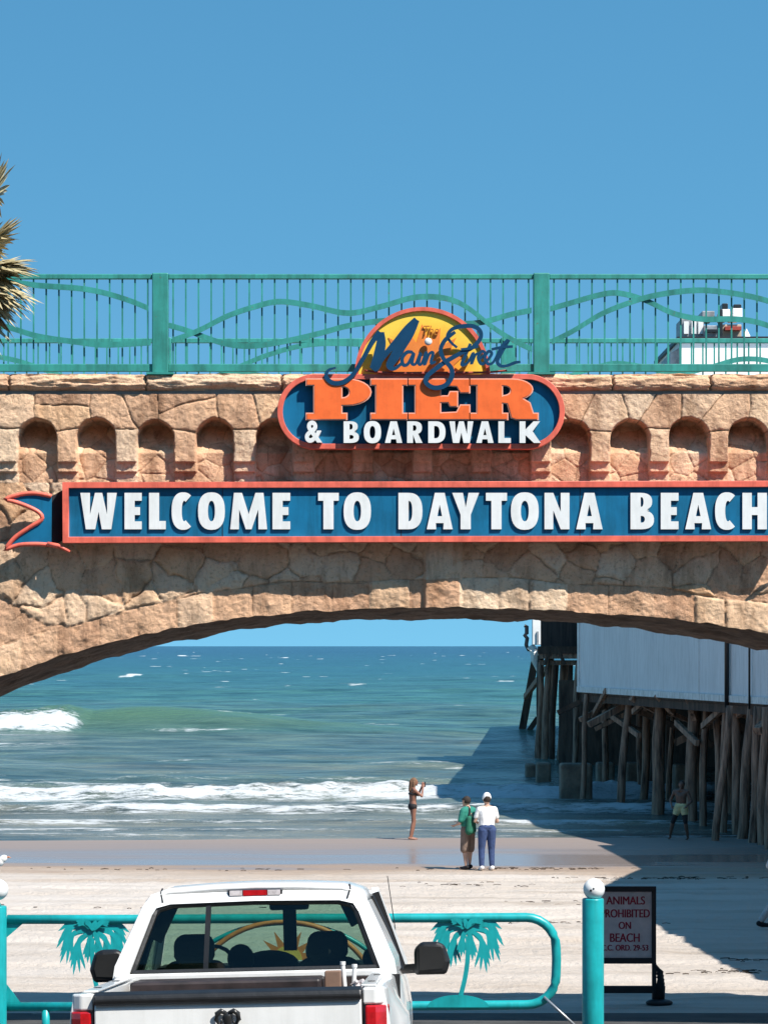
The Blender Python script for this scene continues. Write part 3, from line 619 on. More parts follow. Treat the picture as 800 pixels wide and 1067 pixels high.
# ------------------------------------------------------------------ lettering: heavy condensed block glyphs (loops in a w x h cell, z up)
def arc(cx, cz, rx, rz, a0, a1, n=14):
    return [(cx+rx*math.cos(R(a0+(a1-a0)*i/n)), cz+rz*math.sin(R(a0+(a1-a0)*i/n))) for i in range(n+1)]
def se(cx, cz, rx, rz, a0, a1, n=20, p=.82):
    out = []
    for i in range(n+1):
        a = R(a0+(a1-a0)*i/n); c, s = math.cos(a), math.sin(a)
        out.append((cx+rx*math.copysign(abs(c)**p, c), cz+rz*math.copysign(abs(s)**p, s)))
    return out
def glyph(ch, w, h, s):
    t = s*.78
    if ch == 'E': m = h/2; return [[(0,0),(w,0),(w,t),(s,t),(s,m-t/2),(w*.9,m-t/2),(w*.9,m+t/2),(s,m+t/2),(s,h-t),(w,h-t),(w,h),(0,h)]]
    if ch == 'L': return [[(0,0),(w,0),(w,t*1.05),(s,t*1.05),(s,h),(0,h)]]
    if ch == 'T': return [[(w/2-s/2,0),(w/2+s/2,0),(w/2+s/2,h-t),(w,h-t),(w,h),(0,h),(0,h-t),(w/2-s/2,h-t)]]
    if ch == 'H': m = h/2; return [[(0,0),(s*.92,0),(s*.92,m-t/2),(w-s*.92,m-t/2),(w-s*.92,0),(w,0),(w,h),(w-s*.92,h),(w-s*.92,m+t/2),(s*.92,m+t/2),(s*.92,h),(0,h)]]
    if ch == 'N': k = s*.86; return [[(0,0),(k,0),(k,h*.52),(w-k,0),(w,0),(w,h),(w-k,h),(w-k,h*.48),(k,h),(0,h)]]
    if ch == 'M': return [[(0,0),(s*.86,0),(w*.24,h*.55),(w*.42,0),(w*.58,0),(w*.76,h*.55),(w-s*.86,0),(w,0),(w*.9,h),(w*.68,h),(w*.5,h*.42),(w*.32,h),(w*.1,h)]]
    if ch == 'W': return [[(w*.15,0),(w*.41,0),(w*.5,h*.48),(w*.59,0),(w*.85,0),(w,h),(w-s*.95,h),(w*.735,h*.40),(w*.6,h),(w*.4,h),(w*.265,h*.40),(s*.95,h),(0,h)]]
    if ch == 'A': return [[(0,0),(s*.93,0),(w*.35,h*.17),(w*.65,h*.17),(w-s*.93,0),(w,0),(w*.69,h),(w*.31,h)], [(w*.41,h*.36),(w*.5,h*.68),(w*.59,h*.36)]]
    if ch == 'Y': return [[(w/2-s/2,0),(w/2+s/2,0),(w/2+s/2,h*.40),(w,h),(w-s*1.05,h),(w/2,h*.60),(s*1.05,h),(0,h),(w/2-s/2,h*.40)]]
    if ch == 'K': return [[(0,0),(s,0),(s,h*.36),(w-s*1.15,0),(w,0),(w*.62,h*.54),(w*.97,h),(w-s*1.2,h),(s,h*.62),(s,h),(0,h)]]
    if ch == 'O': return [se(w/2,h/2,w/2,h/2*1.03,0,359,28), se(w/2,h/2,w/2-s*.98,h/2-t,0,359,20,.9)]
    if ch == 'D': return [[(0,0)]+se(w*.42,h/2,w*.58,h/2,-90,90,16)+[(0,h)], [(s,t)]+se(w*.42,h/2,w*.58-s,h/2-t,-90,90,12)+[(s,h-t)]]
    if ch == 'C': return [se(w*.55,h/2,w*.55,h/2*1.03,52,308,24)+se(w*.6,h/2,w*.6-s,h/2-t,300,60,16,.9)]
    if ch == 'B': return [[(0,0)]+se(w*.45,h*.26,w*.55,h*.26,-90,70,10)+[(w*.8,h*.52)]+se(w*.42,h*.76,w*.50,h*.24,-60,90,10)+[(0,h)], [(s,t*.85)]+arc(w*.5,h*.275,w*.5-s*.9,h*.275-t*.85,-90,90,8)+[(s,h*.275*2-t*.85)], [(s,h*.62)]+arc(w*.48,h*.75,w*.42-s*.8,h*.13,-90,90,8)+[(s,h*.88)]]
    if ch == 'R': return [[(0,0),(s,0),(s,h*.38),(w-s*1.1,0),(w,0),(w*.72,h*.42)]+se(w*.45,h*.70,w*.52,h*.30,-60,90,12)+[(0,h)], [(s,h*.56)]+arc(w*.48,h*.69,w*.5-s*.95,h*.13,-90,90,8)+[(s,h*.82)]]
    raise KeyError(ch)
def letters(spec, y0, y1, s, D, depth, m, parent, mback=None, off=0):
    k = D/F
    for ch, a, b in spec:
        w, h = b-a, y1-y0
        lps = [[((a-400+p[0])*k, E+(673-y1+p[1])*k) for p in lp] for lp in glyph(ch, w, h, s)]
        o = flat_curve('letter', lps, D, depth, m, parent)
        o.data.materials.append(M['letter_side'])
        for pl in o.data.polygons:
            if abs(pl.normal.y) < .5: pl.material_index = 1
def loopW(pts, D): return [((x-400)*D/F, E+(673-y)*D/F) for x, y in pts]

# long banner
DB = 33.80
ban = thing('banner_sign', 'long blue banner sign with white welcome lettering and salmon frame above the arch', 'sign', (X_(438), DB, Z_(565)))
flat_curve('panel', [loopW([(70,561),(812,559),(812,507),(70,507)], DB)], DB+.03, .09, M['sign_blue'], ban)
for px in (232, 418, 604):
    bm = bmesh.new(); a_ = W(px, 534, DB+.026); box(bm, a_.x-.004, a_.x+.004, DB+.026, DB+.034, W(0,559,DB).z, W(0,508,DB).z); from_bm('panel_seam', bm, M['letter_side'], ban)
flat_curve('frame', [loopW([(66,565.5),(816,563.5),(816,501.5),(66,503)], DB), loopW([(71.5,560),(810.5,558.5),(810.5,507),(71.5,508)], DB)], DB-.015, .16, M['salmon'], ban, bev=.006)
letters([('W',84,122),('E',130,148),('L',155.5,173),('C',179,201),('O',206.5,234.5),('M',240,278.5),('E',284,302.5),('T',331.5,353),('O',358,386.5),('D',415,440),('A',444.5,471.5),('Y',471,499),('T',506,528),('O',532,561),('N',567,593),('A',600,627.5),('B',656.5,681),('E',688,706.5),('A',713.5,740.5),('C',744.5,767),('H',773,798.5)], 513.5, 551.5, 10.6, DB+.005, .03, M['sign_white'], ban)
# swallow-tail ribbon ends
def ribbon(mirror, label):
    t = thing('ribbon_tail', label, 'sign ribbon', (X_(35 if not mirror else 848), DB+.1, Z_(572)), group='swallow tails of the banner')
    fx = (lambda x: x) if not mirror else (lambda x: 882-x)
    top_ = spline([(5,520),(22,515),(38,514),(54,517)], 5); bot = spline([(54,568),(38,567),(20,568),(5,573)], 5)
    notch = spline([(5,573),(16,560),(32,549),(42,543),(44,538),(38,532),(22,525),(5,520)], 5)
    lp = [(fx(p[0]), p[1]) for p in list(top_)+list(bot)+list(notch)[1:-1]]
    flat_curve('panel', [loopW(lp, DB+.08)], DB+.08, .03, M['sign_blue'], t)
    bm = bmesh.new()
    edge = [(fx(p[0]), p[1]) for p in [(54,517)]+list(reversed(top_))[1:]+list(reversed(notch))[1:]+list(reversed(bot))[1:]]
    tube(bm, [W(x, y, DB+.075) for x, y in edge], .026, 8); from_bm('edging', bm, M['salmon'], t, smooth=True)
    bm = bmesh.new()
    pts = [W(fx(54), 517, DB+.10), W(fx(54), 568, DB+.10), W(fx(67), 563, DB+.17), W(fx(67), 510, DB+.17)]
    v = [bm.verts.new(p) for p in pts]; v2 = [bm.verts.new(p+Vector((0, .02, 0))) for p in pts]
    bm.faces.new(v); bm.faces.new(v2)
    for i in range(4): bm.faces.new((v[i], v[(i+1) % 4], v2[(i+1) % 4], v2[i]))
    from_bm('fold', bm, M['letter_side'], t)  # near-black colour stands for the shade in the ribbon fold
    bm = bmesh.new(); tube(bm, [W(fx(50), 567, DB+.06), W(fx(62), 569, DB+.03), W(fx(73), 575, DB+.01)], [.03, .028, .016], 8); from_bm('fold_edging', bm, M['salmon'], t, smooth=True)
ribbon(False, 'blue swallow tail ribbon with salmon edging at the left end of the long banner')
ribbon(True, 'blue swallow tail ribbon with salmon edging at the right end of the long banner')

# oval sign with the sun
DS = 33.72
ov = thing('oval_sign', 'blue oval sign with orange slab letters under a yellow half sun with blue script', 'sign', (X_(438), DS, Z_(467)))
def pill(x0, x1, y0, y1):
    r = (y1-y0)/2; cy = (y0+y1)/2
    return [(x0+r-r*math.sin(R(a)), cy-r*math.cos(R(a))) for a in range(0, 181, 9)]+[(x1-r+r*math.sin(R(a)), cy+r*math.cos(R(a))) for a in range(0, 181, 9)]
flat_curve('panel', [loopW(pill(293,584,394,464), DS)], DS+.03, .10, M['sign_blue'], ov)
flat_curve('frame', [loopW(pill(289.5,587.5,390.5,467.5), DS), loopW(pill(294,583,395,463), DS)], DS-.02, .17, M['salmon'], ov, bev=.006)
def sun_mat():
    m, nt, b = new_mat('sun_disc_paint'); L = nt.links.new
    tc = N(nt, 'ShaderNodeTexCoord'); c = W(441, 386, DS)-W(441, 386, DS)
    ln = N(nt, 'ShaderNodeVectorMath', operation='LENGTH')
    mp = N(nt, 'ShaderNodeMapping'); L(tc.outputs['Object'], mp.inputs[0]); cc = W(441, 390, DS)-base(ov)
    mp.inputs['Location'].default_value = (-cc.x, 0, -cc.z); mp.inputs['Scale'].default_value = (1, 0, 1); L(mp.outputs[0], ln.inputs[0])
    nz = N(nt, 'ShaderNodeTexNoise', Scale=7.0, Detail=3.0); L(tc.outputs['Object'], nz.inputs['Vector'])
    ad = N(nt, 'ShaderNodeMath', operation='MULTIPLY_ADD'); L(nz.outputs['Fac'], ad.inputs[0]); ad.inputs[1].default_value = .18; L(ln.outputs['Value'], ad.inputs[2])
    r = ramp(nt, [(0.26, (.90, .20, .03, 1)), (0.55, (.95, .44, .04, 1)), (0.76, (.95, .66, .08, 1))]); L(ad.outputs[0], r.inputs[0]); L(r.outputs[0], b.inputs['Base Color']); b.inputs['Roughness'].default_value = .45
    return m
M['sun'] = sun_mat()
def half(cx, cy, r, n=40): return [(cx+r*math.cos(math.pi*i/n), cy-r*math.sin(math.pi*i/n)) for i in range(n+1)]
flat_curve('sun_disc', [loopW(half(440,390,67), DS)], DS+.06, .04, M['sun'], ov)
flat_curve('sun_rim', [loopW(half(440,390,70.5)+list(reversed(half(440,390,66.5))), DS)], DS+.03, .08, M['salmon'], ov)
# painted orange rays rising from the bottom
star = []
for i in range(0, 15):
    a = math.pi*(.08+.84*i/14); r = 52 if i % 2 else 33
    star.append((440+r*math.cos(a), 389-r*math.sin(a)))
flat_curve('sun_ray', [loopW([(483,389)]+star+[(397,389)], DS)], DS+.052, .007, mat('ray_orange', (.85, .25, .05), .45, var=.1), ov)
bm = bmesh.new(); ball(bm, W(446, 356, DS-.0), .045, sc=(1, .5, 1)); from_bm('sun_lamp', bm, M['sign_white'], ov, smooth=True)
text_mesh('small_lettering', 'The', W(441,0,DS).x, W(457,0,DS).x, W(0,349,DS).z, W(0,339,DS).z, DS+.03, .015, mat('ray_brown', (.45, .16, .02), .5), ov, shear=.3)
# slab letters
def slab(ch, a, b):
    y1, h = 437.0, 41.0; w = b-a; P = lambda x, z: (a+x*w, y1-z*h)
    k = .13  # slab height
    if ch == 'I': return [[P(0,0),P(1,0),P(1,k),P(.86,k),P(.86,1-k),P(1,1-k),P(1,1),P(0,1),P(0,1-k),P(.14,1-k),P(.14,k),P(0,k)]]
    if ch == 'P': return [[P(0,0),P(.62,0),P(.62,k),P(.54,k),P(.54,.36)]+[P(.62+.38*math.sin(R(t))*1.0, .68-.32*math.cos(R(t))) for t in range(0, 181, 15)]+[P(0,1),P(0,1-k),P(.12,1-k),P(.12,k),P(0,k)],
                         [P(.54,.52)]+[P(.56+.12*math.sin(R(t)), .68-.16*math.cos(R(t))) for t in range(0, 181, 20)]+[P(.54,.84)]]
    if ch == 'E': return [[P(0,0),P(1,0),P(1,.34),P(.86,.34),P(.80,.16),P(.52,.14),P(.52,.43),P(.66,.43),P(.69,.33),P(.80,.33),P(.80,.68),P(.69,.68),P(.66,.57),P(.52,.57),P(.52,.86),P(.80,.84),P(.86,.68),P(1,.68),P(1,1),P(0,1),P(0,1-k),P(.12,1-k),P(.12,k),P(0,k)]]
    if ch == 'R': return [[P(0,0),P(.55,0),P(.55,k),P(.47,k),P(.47,.42),P(.56,.40),P(.62,.04),P(.68,0),P(1,0),P(1,k),P(.93,k),P(.88,.40),P(.78,.50)]+[P(.62+.30*math.sin(R(t)), .75-.25*math.cos(R(t))) for t in range(30, 181, 15)]+[P(0,1),P(0,1-k),P(.11,1-k),P(.11,k),P(0,k)],
                         [P(.47,.56)]+[P(.50+.11*math.sin(R(t)), .72-.14*math.cos(R(t))) for t in range(0, 181, 20)]+[P(.47,.86)]]
for ch, a, b in (('P',319,387),('I',386,425),('E',424.5,489.5),('R',488.5,560.5)):
    lps = [loopW(l, DS) for l in slab(ch, a+1, b-1)]
    flat_curve('letter', lps, DS-.070, .095, M['orange'], ov)
    o = flat_curve('letter_edge', lps, DS-.063, .085, [M['peach'], M['letter_side']], ov, off=.014)
    for pl in o.data.polygons:
        if abs(pl.normal.y) < .5: pl.material_index = 1
letters([('B',361,377),('O',380,398),('A',401,419),('R',422,436),('D',440,457),('W',459,485),('A',487,506),('L',509,521),('K',545-20.5,545)], 437.9, 461.5, 5.6, DS, .06, M['sign_white'], ov) if False else None
letters([('B',358,374),('O',379,397),('A',401,419),('R',424,440),('D',446,464),('W',468,493),('A',496,514),('L',519,532),('K',541,563)], 439, 461.5, 6.2, DS-.11, .14, M['sign_white'], ov)
o = text_mesh('letter', '&', W(318,0,DS).x, W(336,0,DS).x, W(0,462,DS).z, W(0,439,DS).z, DS-.11, .14, M['sign_white'], ov, off=.03)
# brush script
def stroke(pts, m=M['script_blue'], y=DS-.12):
    P = spline([(p[0], p[1], p[2]) for p in pts], 7)
    bm = bmesh.new(); prev = None; n = len(P)
    for i, p in enumerate(P):
        q0, q1 = P[max(i-1, 0)], P[min(i+1, n-1)]; t = Vector((q1[0]-q0[0], 0, -(q1[1]-q0[1]))).normalized(); nn_ = Vector((-t.z, 0, t.x))
        r = max(.9, p[2]*.5)*y/F*1.08; yy_ = y-.00013*i; c = Vector(((p[0]-400)*y/F, yy_, E+(673-p[1])*y/F))
        ring = [bm.verts.new(c+nn_*r), bm.verts.new(c-nn_*r), bm.verts.new(c-nn_*r+Vector((0, .02, 0))), bm.verts.new(c+nn_*r+Vector((0, .02, 0)))]
        if prev:
            for k in range(4): bm.faces.new((prev[k], prev[(k+1) % 4], ring[(k+1) % 4], ring[k]))
        else: bm.faces.new(ring)
        prev = ring
    bm.faces.new(prev)
    return bm
S = [[(350,383,1.8),(342,386,2.8),(340,393,4),(347,399,4.5),(358,398,4.5),(368,390,4),(378,374,4),(388,356,5),(396,346,6)],
     [(397,346,6),(397,357,9),(395,368,10),(392,379,10),(389,385,8)],
     [(389,386,5),(400,371,5),(412,357,6),(424,343,7),(434,333,6)],
     [(434,333,6),(426,347,10),(418,360,10),(411,372,9),(406,381,7),(411,384,3.5),(418,379,3)],
     [(430,367,3),(424,367,3.5),(419,373,3.5),(420,380,3.5),(425,379,3),(431,368,3),(429,378,3.5),(433,379,2.5),(438,368,3.2),(436,378,3.2),(439,379,2.5),(444,367,3),(442,380,3.2),(447,369,2.6),(451,368,3),(449,378,3),(454,377,2)],
     [(476,362,2.2),(470,357,2.5),(466,350,3),(471,343,3.5),(481,340,4),(493,340,4),(500,345,4),(500,353,4),(492,362,4),(478,369,4),(464,377,4.5),(453,385,4.5),(445,392,4.5),(444,399,4.5),(452,404,4.5),(463,402,4.5),(470,394,4.5),(470,384,4.5),(462,374,4),(459,364,4),(464,354,4),(474,346,3)],
     [(490,358,2.8),(484,372,3.2),(481,380,3.2),(487,378,2.4),(493,368,3),(491,379,3),(495,370,2.4),(499,368,2.8)],
     [(498,375,2.6),(505,369,2.8),(502,366,2.8),(498,372,3),(501,379,3),(506,377,2.6),(512,369,2.8),(509,366,2.8),(505,372,3),(508,379,3),(514,377,2.4),(522,362,3),(529,354,3.2)],
     [(530,354,3),(523,366,3.4),(518,376,3.4),(521,381,3.4),(528,381,2.8),(536,378,3),(542,377,2)],
     [(512,364,2.4),(522,362,2.8),(534,361,2.4)], [(480,364,2.2),(490,363,2.6),(498,361,2.2)]]
for st_ in S: from_bm('script_stroke', stroke(st_, y=DS-.078-.0035*S.index(st_)), M['script_blue'], ov)
bm = stroke([(380,386,1.5),(400,388.5,2.6),(430,389,3),(470,388.5,2.6),(505,388,2),(528,386,1.5)], y=DS-.05); from_bm('script_underline', bm, M['brown_red'], ov, smooth=True)
bm = bmesh.new()
for px in (330, 438, 546): beam(bm, W(px, 430, DS+.13), W(px, 430, DS+.55), .05, .05)
from_bm('wall_bracket', bm, M['galv'], ov)
# ------------------------------------------------------------------ teal beach gate
DG = 27.0; kG = DG/F
g = thing('beach_gate', 'low teal tube gate with cut-out palm trees and a painted sun, behind the white pickup', 'gate', (W(292, 0, DG).x, DG, float(gz(DG))))
def gp(x, y, dy=0): p = W(x, y, DG); p.y += dy; return p
rt = 4.9*kG
out = [gp(8, 958), gp(120, 958), gp(292, 957), gp(450, 956.5), gp(548, 956)]
out += [gp(548+31*math.sin(R(a)), 987-31*math.cos(R(a))) for a in range(12, 91, 13)]
out += [gp(579.5, 1000), gp(579, 1016)]+[gp(549+30*math.cos(R(a)), 1017+30*math.sin(R(a))) for a in range(12, 91, 13)]
bm = bmesh.new(); tube(bm, out+[gp(450, 1048), gp(292, 1048.5), gp(8, 1049)], rt, 14); from_bm('frame', bm, M['teal_gate'], g, smooth=True)
for px in (48, 210, 372):
    bm = bmesh.new(); tube(bm, [gp(px, 1049), gp(px, 1092)], rt*.85, 10); from_bm('lower_strut', bm, M['teal_gate'], g, smooth=True)
bm = bmesh.new(); tube(bm, [gp(8, 1092), gp(400, 1092)], rt*.85, 10); from_bm('lower_rail', bm, M['teal_gate'], g, smooth=True)
flat_curve('corner_plate', [[(gp(x, y).x, gp(x, y).z) for x, y in ((6,960),(27,960),(6,978))]], DG-.01, .02, M['teal_gate'], g)
flat_curve('corner_plate', [[(gp(x, y).x, gp(x, y).z) for x, y in ((6,1046),(6,1024),(23,1046))]], DG-.01, .02, M['teal_gate'], g)
# cut-out palm: every frond a flat steel blade with a notched lower edge
def palm_plate(cx, cy, mirror, parent):
    p_ = bpy.data.objects.new('palm_cutout', None); COL.objects.link(p_); p_.parent = parent; p_.location = gp(cx, 1047)-base(parent)
    s = -1 if mirror else 1
    def poly(pts, i):
        bm = bmesh.new(); a = [bm.verts.new(gp(cx+s*x, cy+y, -.006-.0031*i)) for x, y in pts]; b_ = [bm.verts.new(v.co+Vector((0, .003, 0))) for v in a]
        bm.faces.new(a); bm.faces.new(b_)
        for k in range(len(a)): bm.faces.new((a[k], a[(k+1) % len(a)], b_[(k+1) % len(a)], b_[k]))
        return bm
    fr = [(-36, 1, -22, -8, 6.5), (-35, 17, -22, -1, 7), (-29, 33, -19, 5, 7), (-15, 40, -12, 14, 6.5), (34, -1, 20, -9, 6.5), (37, 18, 23, -2, 7), (34, 36, 22, 7, 7), (18, 46, 15, 16, 7), (5, 30, 4, 14, 6), (-14, -9, -8, -8, 5.5), (15, -10, 8, -8, 5.5), (-3, -11, -1, -6, 5)]
    fr = [(-38, 3, -22, -9), (-37, 20, -24, -2), (-30, 34, -21, 4), (-17, 42, -14, 12), (37, 1, 21, -10), (39, 19, 25, -3), (35, 35, 24, 5), (21, 47, 17, 14), (6, 34, 5, 14), (-6, 30, -5, 12), (-17, -9, -9, -9), (18, -10, 9, -9), (-3, -11, -1, -6), (8, -11, 4, -7)]
    for i, (tx, ty, mx, my) in enumerate(fr):
        bm = bmesh.new()
        for f in (-2, -1, 0, 1, 2):
            ca, sa = math.cos(R(f*6.5)), math.sin(R(f*6.5)); sc_ = 1-.09*abs(f)
            ex, ey = (tx*ca-ty*sa)*sc_, (tx*sa+ty*ca)*sc_
            up = spline([(0, 0), (mx*.9, my*.9), (ex, ey)], 6); n = len(up); A_, B_ = [], []
            for k, q in enumerate(up):
                t = k/(n-1); d = np.array(up[min(k+1, n-1)])-np.array(up[max(k-1, 0)]); d = d/(np.linalg.norm(d)+1e-6)
                ww = 2.5*math.sin(math.pi*min(1, t*.93+.07))**.6
                A_.append((q[0]-d[1]*ww, q[1]+d[0]*ww)); B_.append((q[0]+d[1]*ww, q[1]-d[0]*ww))
            pts = A_+[(up[-1][0], up[-1][1])]+list(reversed(B_[:-1])); y_ = -.006-.0045*i-.0008*f
            va = [bm.verts.new(gp(cx+s*x, cy+y, y_)) for x, y in pts]; bm.faces.new(va)
            vb = [bm.verts.new(v.co+Vector((0, .0005, 0))) for v in va]
            for k in range(len(va)): bm.faces.new((va[k], va[(k+1) % len(va)], vb[(k+1) % len(va)], vb[k]))
        from_bm('frond', bm, M['teal_gate'], p_)
    tr_ = spline([(1, 8), (1, 30), (-2, 52), (-9, 80)], 5); wds = [4.2+.4*k/len(tr_) for k in range(len(tr_))]
    L_ = [(q[0]-w_*.55, q[1]) for q, w_ in zip(tr_, wds)]; R_ = [(q[0]+w_*.55, q[1]) for q, w_ in zip(tr_, wds)]
    from_bm('trunk', poly(L_+list(reversed(R_)), 13), M['teal_gate'], p_)
    from_bm('island', poly([(-9-32*math.cos(R(a)), 82-13*math.sin(R(a))) for a in range(0, 181, 12)], 14), M['teal_gate'], p_)
palm_plate(486, 967, False, g); palm_plate(98, 969, True, g)
# painted sun and arches between the palms
M['sun_yellow'] = mat('sun_yellow_paint', (.72, .46, .08), .5); M['arc_orange'] = mat('arc_orange_paint', (.62, .20, .04), .5)
sp_ = bpy.data.objects.new('sun_cutout', None); COL.objects.link(sp_); sp_.parent = g; sp_.location = gp(296, 1047)-base(g)
bm = bmesh.new(); tube(bm, [gp(296-98*math.cos(R(a)), 1046-86*math.sin(R(a)), -.03) for a in range(0, 181, 6)], .024, 8); from_bm('orange_arch', bm, M['arc_orange'], sp_, smooth=True)
bm = bmesh.new(); tube(bm, [gp(296-116*math.cos(R(a)), 1046-84*math.sin(R(a)), .02) for a in range(0, 181, 6)], .022, 8); from_bm('teal_arch', bm, M['teal_gate'], sp_, smooth=True)
def sunpoly(r0, r1, n):
    pts = []
    for i in range(2*n+1):
        a = math.pi*i/(2*n); r = r1 if i % 2 else r0
        pts.append((300+r*math.cos(a), 1000-r*math.sin(a)))
    return pts
flat_curve('sun_rays', [[(gp(x, y).x, gp(x, y).z) for x, y in sunpoly(17, 33, 7)]], DG-.02, .006, M['arc_orange'], sp_)
flat_curve('sun_face', [[(gp(x, y).x, gp(x, y).z) for x, y in [(300+15*math.cos(math.pi*i/16), 1000-15*math.sin(math.pi*i/16)) for i in range(17)]]], DG-.03, .006, M['sun_yellow'], sp_)
bm = bmesh.new(); beam(bm, gp(300, 999), gp(300, 1049), .04, .02); from_bm('stay', bm, M['teal_gate'], sp_)
bm = bmesh.new(); tube(bm, [gp(566, 1038, -.05), gp(610, 1078, -.1)], .013, 8); from_bm('latch_rod', bm, M['galv'], g, smooth=True)

def bollard(px, ytop, rad, ballpx, ypx, rb, D, label):
    x = W(px, 0, D).x; zt = W(0, ytop, D).z; z0 = float(gz(D))-.1
    t = thing('gate_bollard', label, 'bollard', (x, D, z0), group='round teal gate posts with white balls')
    bm = bmesh.new(); bmesh.ops.create_cone(bm, cap_ends=True, segments=40, radius1=rad, radius2=rad, depth=zt-z0, matrix=Matrix.Translation((x, D, (zt+z0)/2)))
    o = from_bm('post', bm, M['teal_gate'], t, smooth=True); add_bevel(o, .012)
    bm = bmesh.new(); bmesh.ops.create_cone(bm, cap_ends=True, segments=24, radius1=rb*.55, radius2=rb*.35, depth=.05, matrix=Matrix.Translation((x, D, zt+.02))); from_bm('neck', bm, M['teal_gate'], t, smooth=True)
    bm = bmesh.new(); ball(bm, W(ballpx, ypx, D), rb, 32, 20); b_ = from_bm('ball', bm, M['white_ball'], t, smooth=True)
    c = W(ballpx, ypx, D)
    bm = bmesh.new()
    for a_, e_, r_ in ((-.1, .12, .010), (-.35, -.05, .012)): ball(bm, c+Vector((rb*a_, -rb*.95, rb*e_)), r_, 8, 6)
    o = from_bm('chip_mark', bm, M['c_grey'] if False else M['emblem_black'], b_); o.parent = t
    return t
bollard(617.5, 936, 11.3*kG, 618.5, 926.5, 11.2*kG, 26.9, 'teal gate post with white ball beside the notice board')
bollard(-4, 944, 11.3*kG, -2, 927, 11*kG, 26.9, 'teal gate post with white ball at the left edge of the photo')
# gull on the left post
gb = W(-3.5, 916.5, 26.9); t = thing('gull', 'white-headed gull perched on the left gate post', 'bird', gb)
bm = bmesh.new()
ball(bm, gb+Vector((-.07, 0, .10)), .065, 20, 12, (1.7, .85, .9), Euler((0, R(20), 0))); ball(bm, gb+Vector((.035, 0, .165)), .04, 14, 10, (1, .9, 1.2), Euler((0, R(25), 0)))
ball(bm, W(3.5, 895, 26.9), .036, 16, 12, (1.25, .9, .95), Euler((0, R(-35), 0)))
o = from_bm('body', bm, M['bird_white'], t, smooth=True)
md = o.modifiers.new('remesh', 'REMESH'); md.mode = 'VOXEL'; md.voxel_size = .006; md.use_smooth_shade = True
bm = bmesh.new(); ball(bm, gb+Vector((-.11, -.03, .115)), .06, 16, 10, (2.1, .5, .62), Euler((0, R(14), 0))); ball(bm, gb+Vector((-.11, .03, .115)), .06, 16, 10, (2.1, .5, .62), Euler((0, R(14), 0))); from_bm('wing', bm, M['bird_grey'], t, smooth=True)
bm = bmesh.new(); h_ = W(3.5, 895, 26.9); tube(bm, [h_+Vector((.02, 0, .01)), h_+Vector((.055, 0, .018)), h_+Vector((.075, 0, .01))], [.010, .007, .002], 6); from_bm('beak', bm, M['beak'], t)
for s in (-1, 1):
    bm = bmesh.new(); tube(bm, [gb+Vector((-.04, s*.02, .0)), gb+Vector((-.05, s*.02, .07))], .004, 6)
    for k in (-1, 0, 1): tube(bm, [gb+Vector((-.04, s*.02, .002)), gb+Vector((-.01, s*.02+k*.012, .0))], .003, 4)
    from_bm('leg', bm, M['beak'], t)

# ------------------------------------------------------------------ notice board (A-frame)
DN = 39.8; zN = float(gz(DN))
nb = thing('notice_board', 'black-framed A-board notice in red capitals about animals, standing on the sand', 'sign', (W(654, 0, DN).x, DN, zN))
def n_(x, y, dy=0): p = W(x, y, DN); p.y += dy; return p
q = lambda x, y: (n_(x, y).x, n_(x, y).z)
flat_curve('frame', [[q(620,1004), q(683,1004), q(683,923.5), q(620,923.5)], [q(624.5,998), q(678.5,998), q(678.5,929), q(624.5,929)]], DN-.03, .06, M['black_frame'], nb)
flat_curve('panel', [[q(624,999), q(679,999), q(679,928), q(624,928)]], DN, .02, M['sign_panel'], nb)
for txt, a, b_, y0, y1 in (('ANIMALS', 631, 671, 934, 942.5), ('PROHIBITED', 625.5, 676, 947.5, 956), ('ON', 644, 656.5, 960.5, 968), ('BEACH', 635, 665.5, 972.5, 981.5), ('C.C. ORD. 29-53', 626, 674.5, 984.5, 990.5)):
    for dx_, dy_ in ((0, 0), (.008, -.0015)): text_mesh('lettering', txt, n_(a, 0).x+dx_, n_(b_, 0).x+dx_, n_(0, y1).z, n_(0, y0).z, DN-.004+dy_, .004+dy_*0, M['notice_red'], nb, off=.0)
for px in (622, 681):
    bm = bmesh.new(); beam(bm, n_(px, 1003), Vector((n_(px, 0).x, DN-.02, zN)), .06, .05); from_bm('front_leg', bm, M['black_frame'], nb)
bm = bmesh.new(); beam(bm, n_(620, 1031), n_(683, 1031), .05, .10); from_bm('bottom_rail', bm, M['black_frame'], nb)
for px in (622, 681):
    bm = bmesh.new(); beam(bm, n_(px, 930, .05), Vector((n_(px+(5 if px > 650 else -5), 0).x, DN+.62, zN)), .05, .05); from_bm('rear_leg', bm, M['black_frame'], nb)
bm = bmesh.new()
for k in range(5):
    a = [n_(682+.7*k, 1005+4*k, -.04), n_(688+.5*k, 1012+4*k, -.03), n_(684+k, 1040, -.05)]
    tube(bm, a, [.02, .035, .05], 7)
from_bm('sand_bag', bm, M['black_frame'], nb, smooth=True)
bm = bmesh.new(); ball(bm, Vector((n_(686, 0).x, DN-.05, zN+.05)), .16, 14, 8, (1.2, .8, .35)); from_bm('foot_weight', bm, M['black_frame'], nb, smooth=True)

